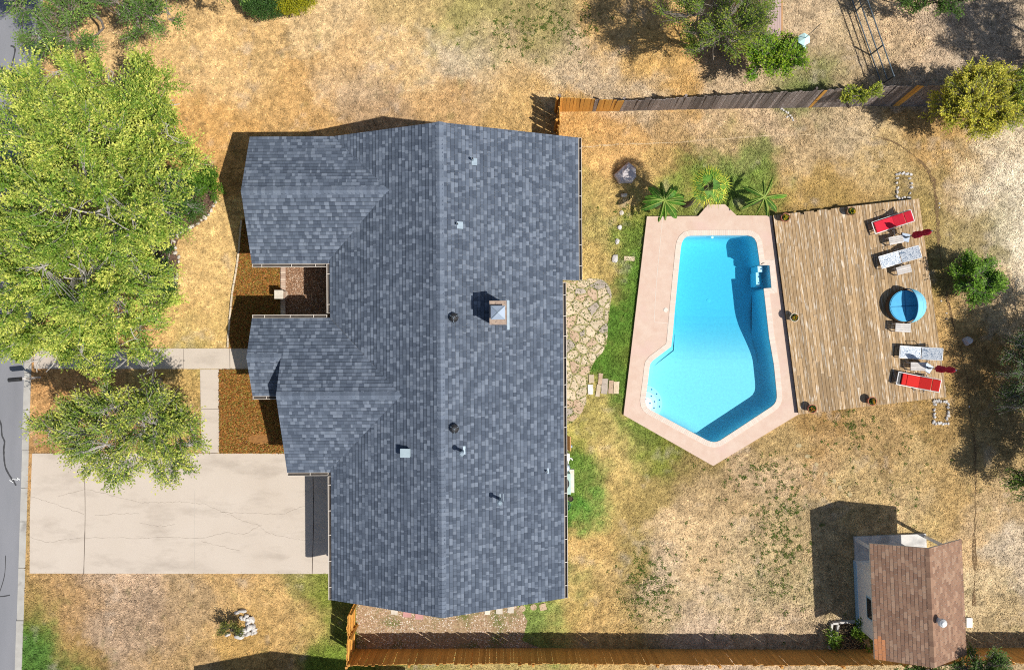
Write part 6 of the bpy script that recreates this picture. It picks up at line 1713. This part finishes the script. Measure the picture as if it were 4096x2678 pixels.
# ------------------------------------------------------------------ palm and banana plants
def banana(px, py, z, label, seed, n=15, L=.95, wd=.15):
    r_ = random.Random(seed); c = P(px, py, z); k = P(px + 0, py + 0, z)
    e = empty("banana_plant", (c.x, c.y, 0), 0, label, "banana plant", "banana plants at the pool's top edge")
    MB().tube([(0, 0, -.05), (.02, .01, z * .5), (0, 0, z - .1)], [.11, .09, .06], 10).build("stem", mat('banana_stem%d' % seed, (.16, .2, .06), (.22, .16, .07)), e)
    for i in range(n):
        a = i * 2.39996 + r_.uniform(-.25, .25); l = L * r_.uniform(.75, 1.12); el = r_.uniform(.15, .75); w = wd * r_.uniform(.8, 1.2)
        rib = []; m_ = 12
        for j in range(m_ + 1):
            t = j / m_; x = l * t * (1 - .12 * t); zz_ = z - .12 + l * (el * t - (el * .75 + .25) * t * t)
            rib.append(Vector((x * math.cos(a), x * math.sin(a), max(.12, zz_))))
        s = Vector((-math.sin(a), math.cos(a), 0)); lf = MB()
        base = r_.choice(((.08, .21, .02), (.10, .26, .026), (.06, .16, .018)))
        fold = r_.uniform(.75, 1.35) if r_.random() < .7 else .4
        for sd in (-1, 1):
            for j in range(1, m_):
                t = j / m_; wj = w * math.sin(math.pi * (t * .93 + .05)) ** .6; wk = w * math.sin(math.pi * ((j + 1) / m_ * .93 + .05)) ** .6 if j + 1 < m_ else 0
                # torn strips, folded down along the midrib
                g = r_.uniform(.0, .10); dz = -fold
                o1 = (s * sd * math.cos(fold) + Vector((0, 0, -math.sin(fold)))) 
                fwd = (rib[j + 1] - rib[j]).normalized() * .04
                f = r_.uniform(.75, 1.3); lf.cur = tuple(v * f for v in base)
                lf.add([rib[j], rib[j] + (rib[j + 1] - rib[j]) * (1 - g), rib[j] + (rib[j + 1] - rib[j]) * (1 - g * 2) + o1 * wk + fwd, rib[j] + o1 * wj + fwd], [(0, 1, 2, 3)])
        lo = lf.build("leaf", M['leaf'], e)
        rb = MB(); rb.cur = (.40, .52, .11); rb.tube([p + Vector((0, 0, .008)) for p in rib], list(np.linspace(.022, .009, m_ + 1)), 5); rb.build("midrib", M['leaf'], lo)
banana(2659, 800, 1.75, "left banana plant with broad torn leaves at pool's top", 5)
banana(3061, 787, 1.65, "right banana plant with narrow arching leaves near the red clay pot", 6, n=13, L=1.05, wd=.11)
pz = 4.3; pb = P(2740, 820)
pm = empty("fan_palm", (pb.x, pb.y, 0), 0, "fan palm with leaning trunk between the two banana plants", "palm tree")
pcr = P(2842, 742, pz) - pb
tp = [Vector((0, 0, -.1)), Vector((.06, -.05, .9)), Vector((pcr.x * .3, pcr.y * .3, 2.2)), Vector((pcr.x * .75, pcr.y * .75, 3.5)), Vector((pcr.x, pcr.y, pz))]
MB().tube(tp, [.13, .11, .10, .11, .12], 10).build("trunk", mat('palmtrunk', (.16, .12, .08), (.09, .07, .05), scale=14, bump=1.0, bscale=25), pm)
r_ = random.Random(9)
for i in range(17):
    a = i * 2.39996 + r_.uniform(-.2, .2); low = i >= 13
    rad = (.06 + .42 * math.sqrt(i / 13)) if not low else r_.uniform(.42, .58)
    hz = pz + .22 - .4 * rad if not low else pz - r_.uniform(.15, .4)
    st_ = Vector((pcr.x, pcr.y, pz - .05)); hub = Vector((pcr.x + rad * math.cos(a), pcr.y + rad * math.sin(a), hz))
    out = Vector((math.cos(a), math.sin(a), 0)); s = Vector((-math.sin(a), math.cos(a), 0))
    tilt = .15 + .6 * rad + (.5 if low else 0) + r_.uniform(-.2, .3); d = (out * math.cos(tilt) + Vector((0, 0, -math.sin(tilt)))).normalized(); nrm = s.cross(d) * -1
    if nrm.z < 0: nrm = -nrm
    lf = MB(); span = r_.uniform(3.0, 3.8)
    green = r_.choice(((.12, .28, .03), (.15, .33, .035), (.09, .22, .025))) if not low else r_.choice(((.36, .30, .05), (.30, .27, .05), (.22, .17, .08)))
    for k in range(15):
        th = (k / 14 - .5) * span; l = r_.uniform(.44, .60) * (1 - .10 * abs(th)) * (.9 if low else 1)
        v = d * math.cos(th) + s * math.sin(th); wv = v.cross(nrm).normalized() * .018
        mid = hub + v * l * .5 + nrm * .02; tip = hub + v * l * 1.02 + Vector((0, 0, -.14 * l - (.12 if low else 0)))
        f = r_.uniform(.7, 1.5); lf.cur = tuple(x * f for x in green)
        lf.add([hub - wv * .3, mid - wv, mid + wv, hub + wv * .3], [(0, 1, 2, 3)])
        yl = r_.uniform(.1, .85); lf.cur = tuple((x * (1 - yl) + y * yl) * f for x, y in zip(green, (.78, .70, .09)))
        lf.add([mid - wv, tip, mid + wv], [(0, 1, 2)])
    lo = lf.build("frond", M['leaf'], pm)
    rb = MB(); rb.cur = (.26, .34, .08); rb.tube([st_, (st_ + hub) / 2 + Vector((0, 0, .08)), hub], [.016, .012, .009], 5); rb.build("stalk", M['leaf'], lo)
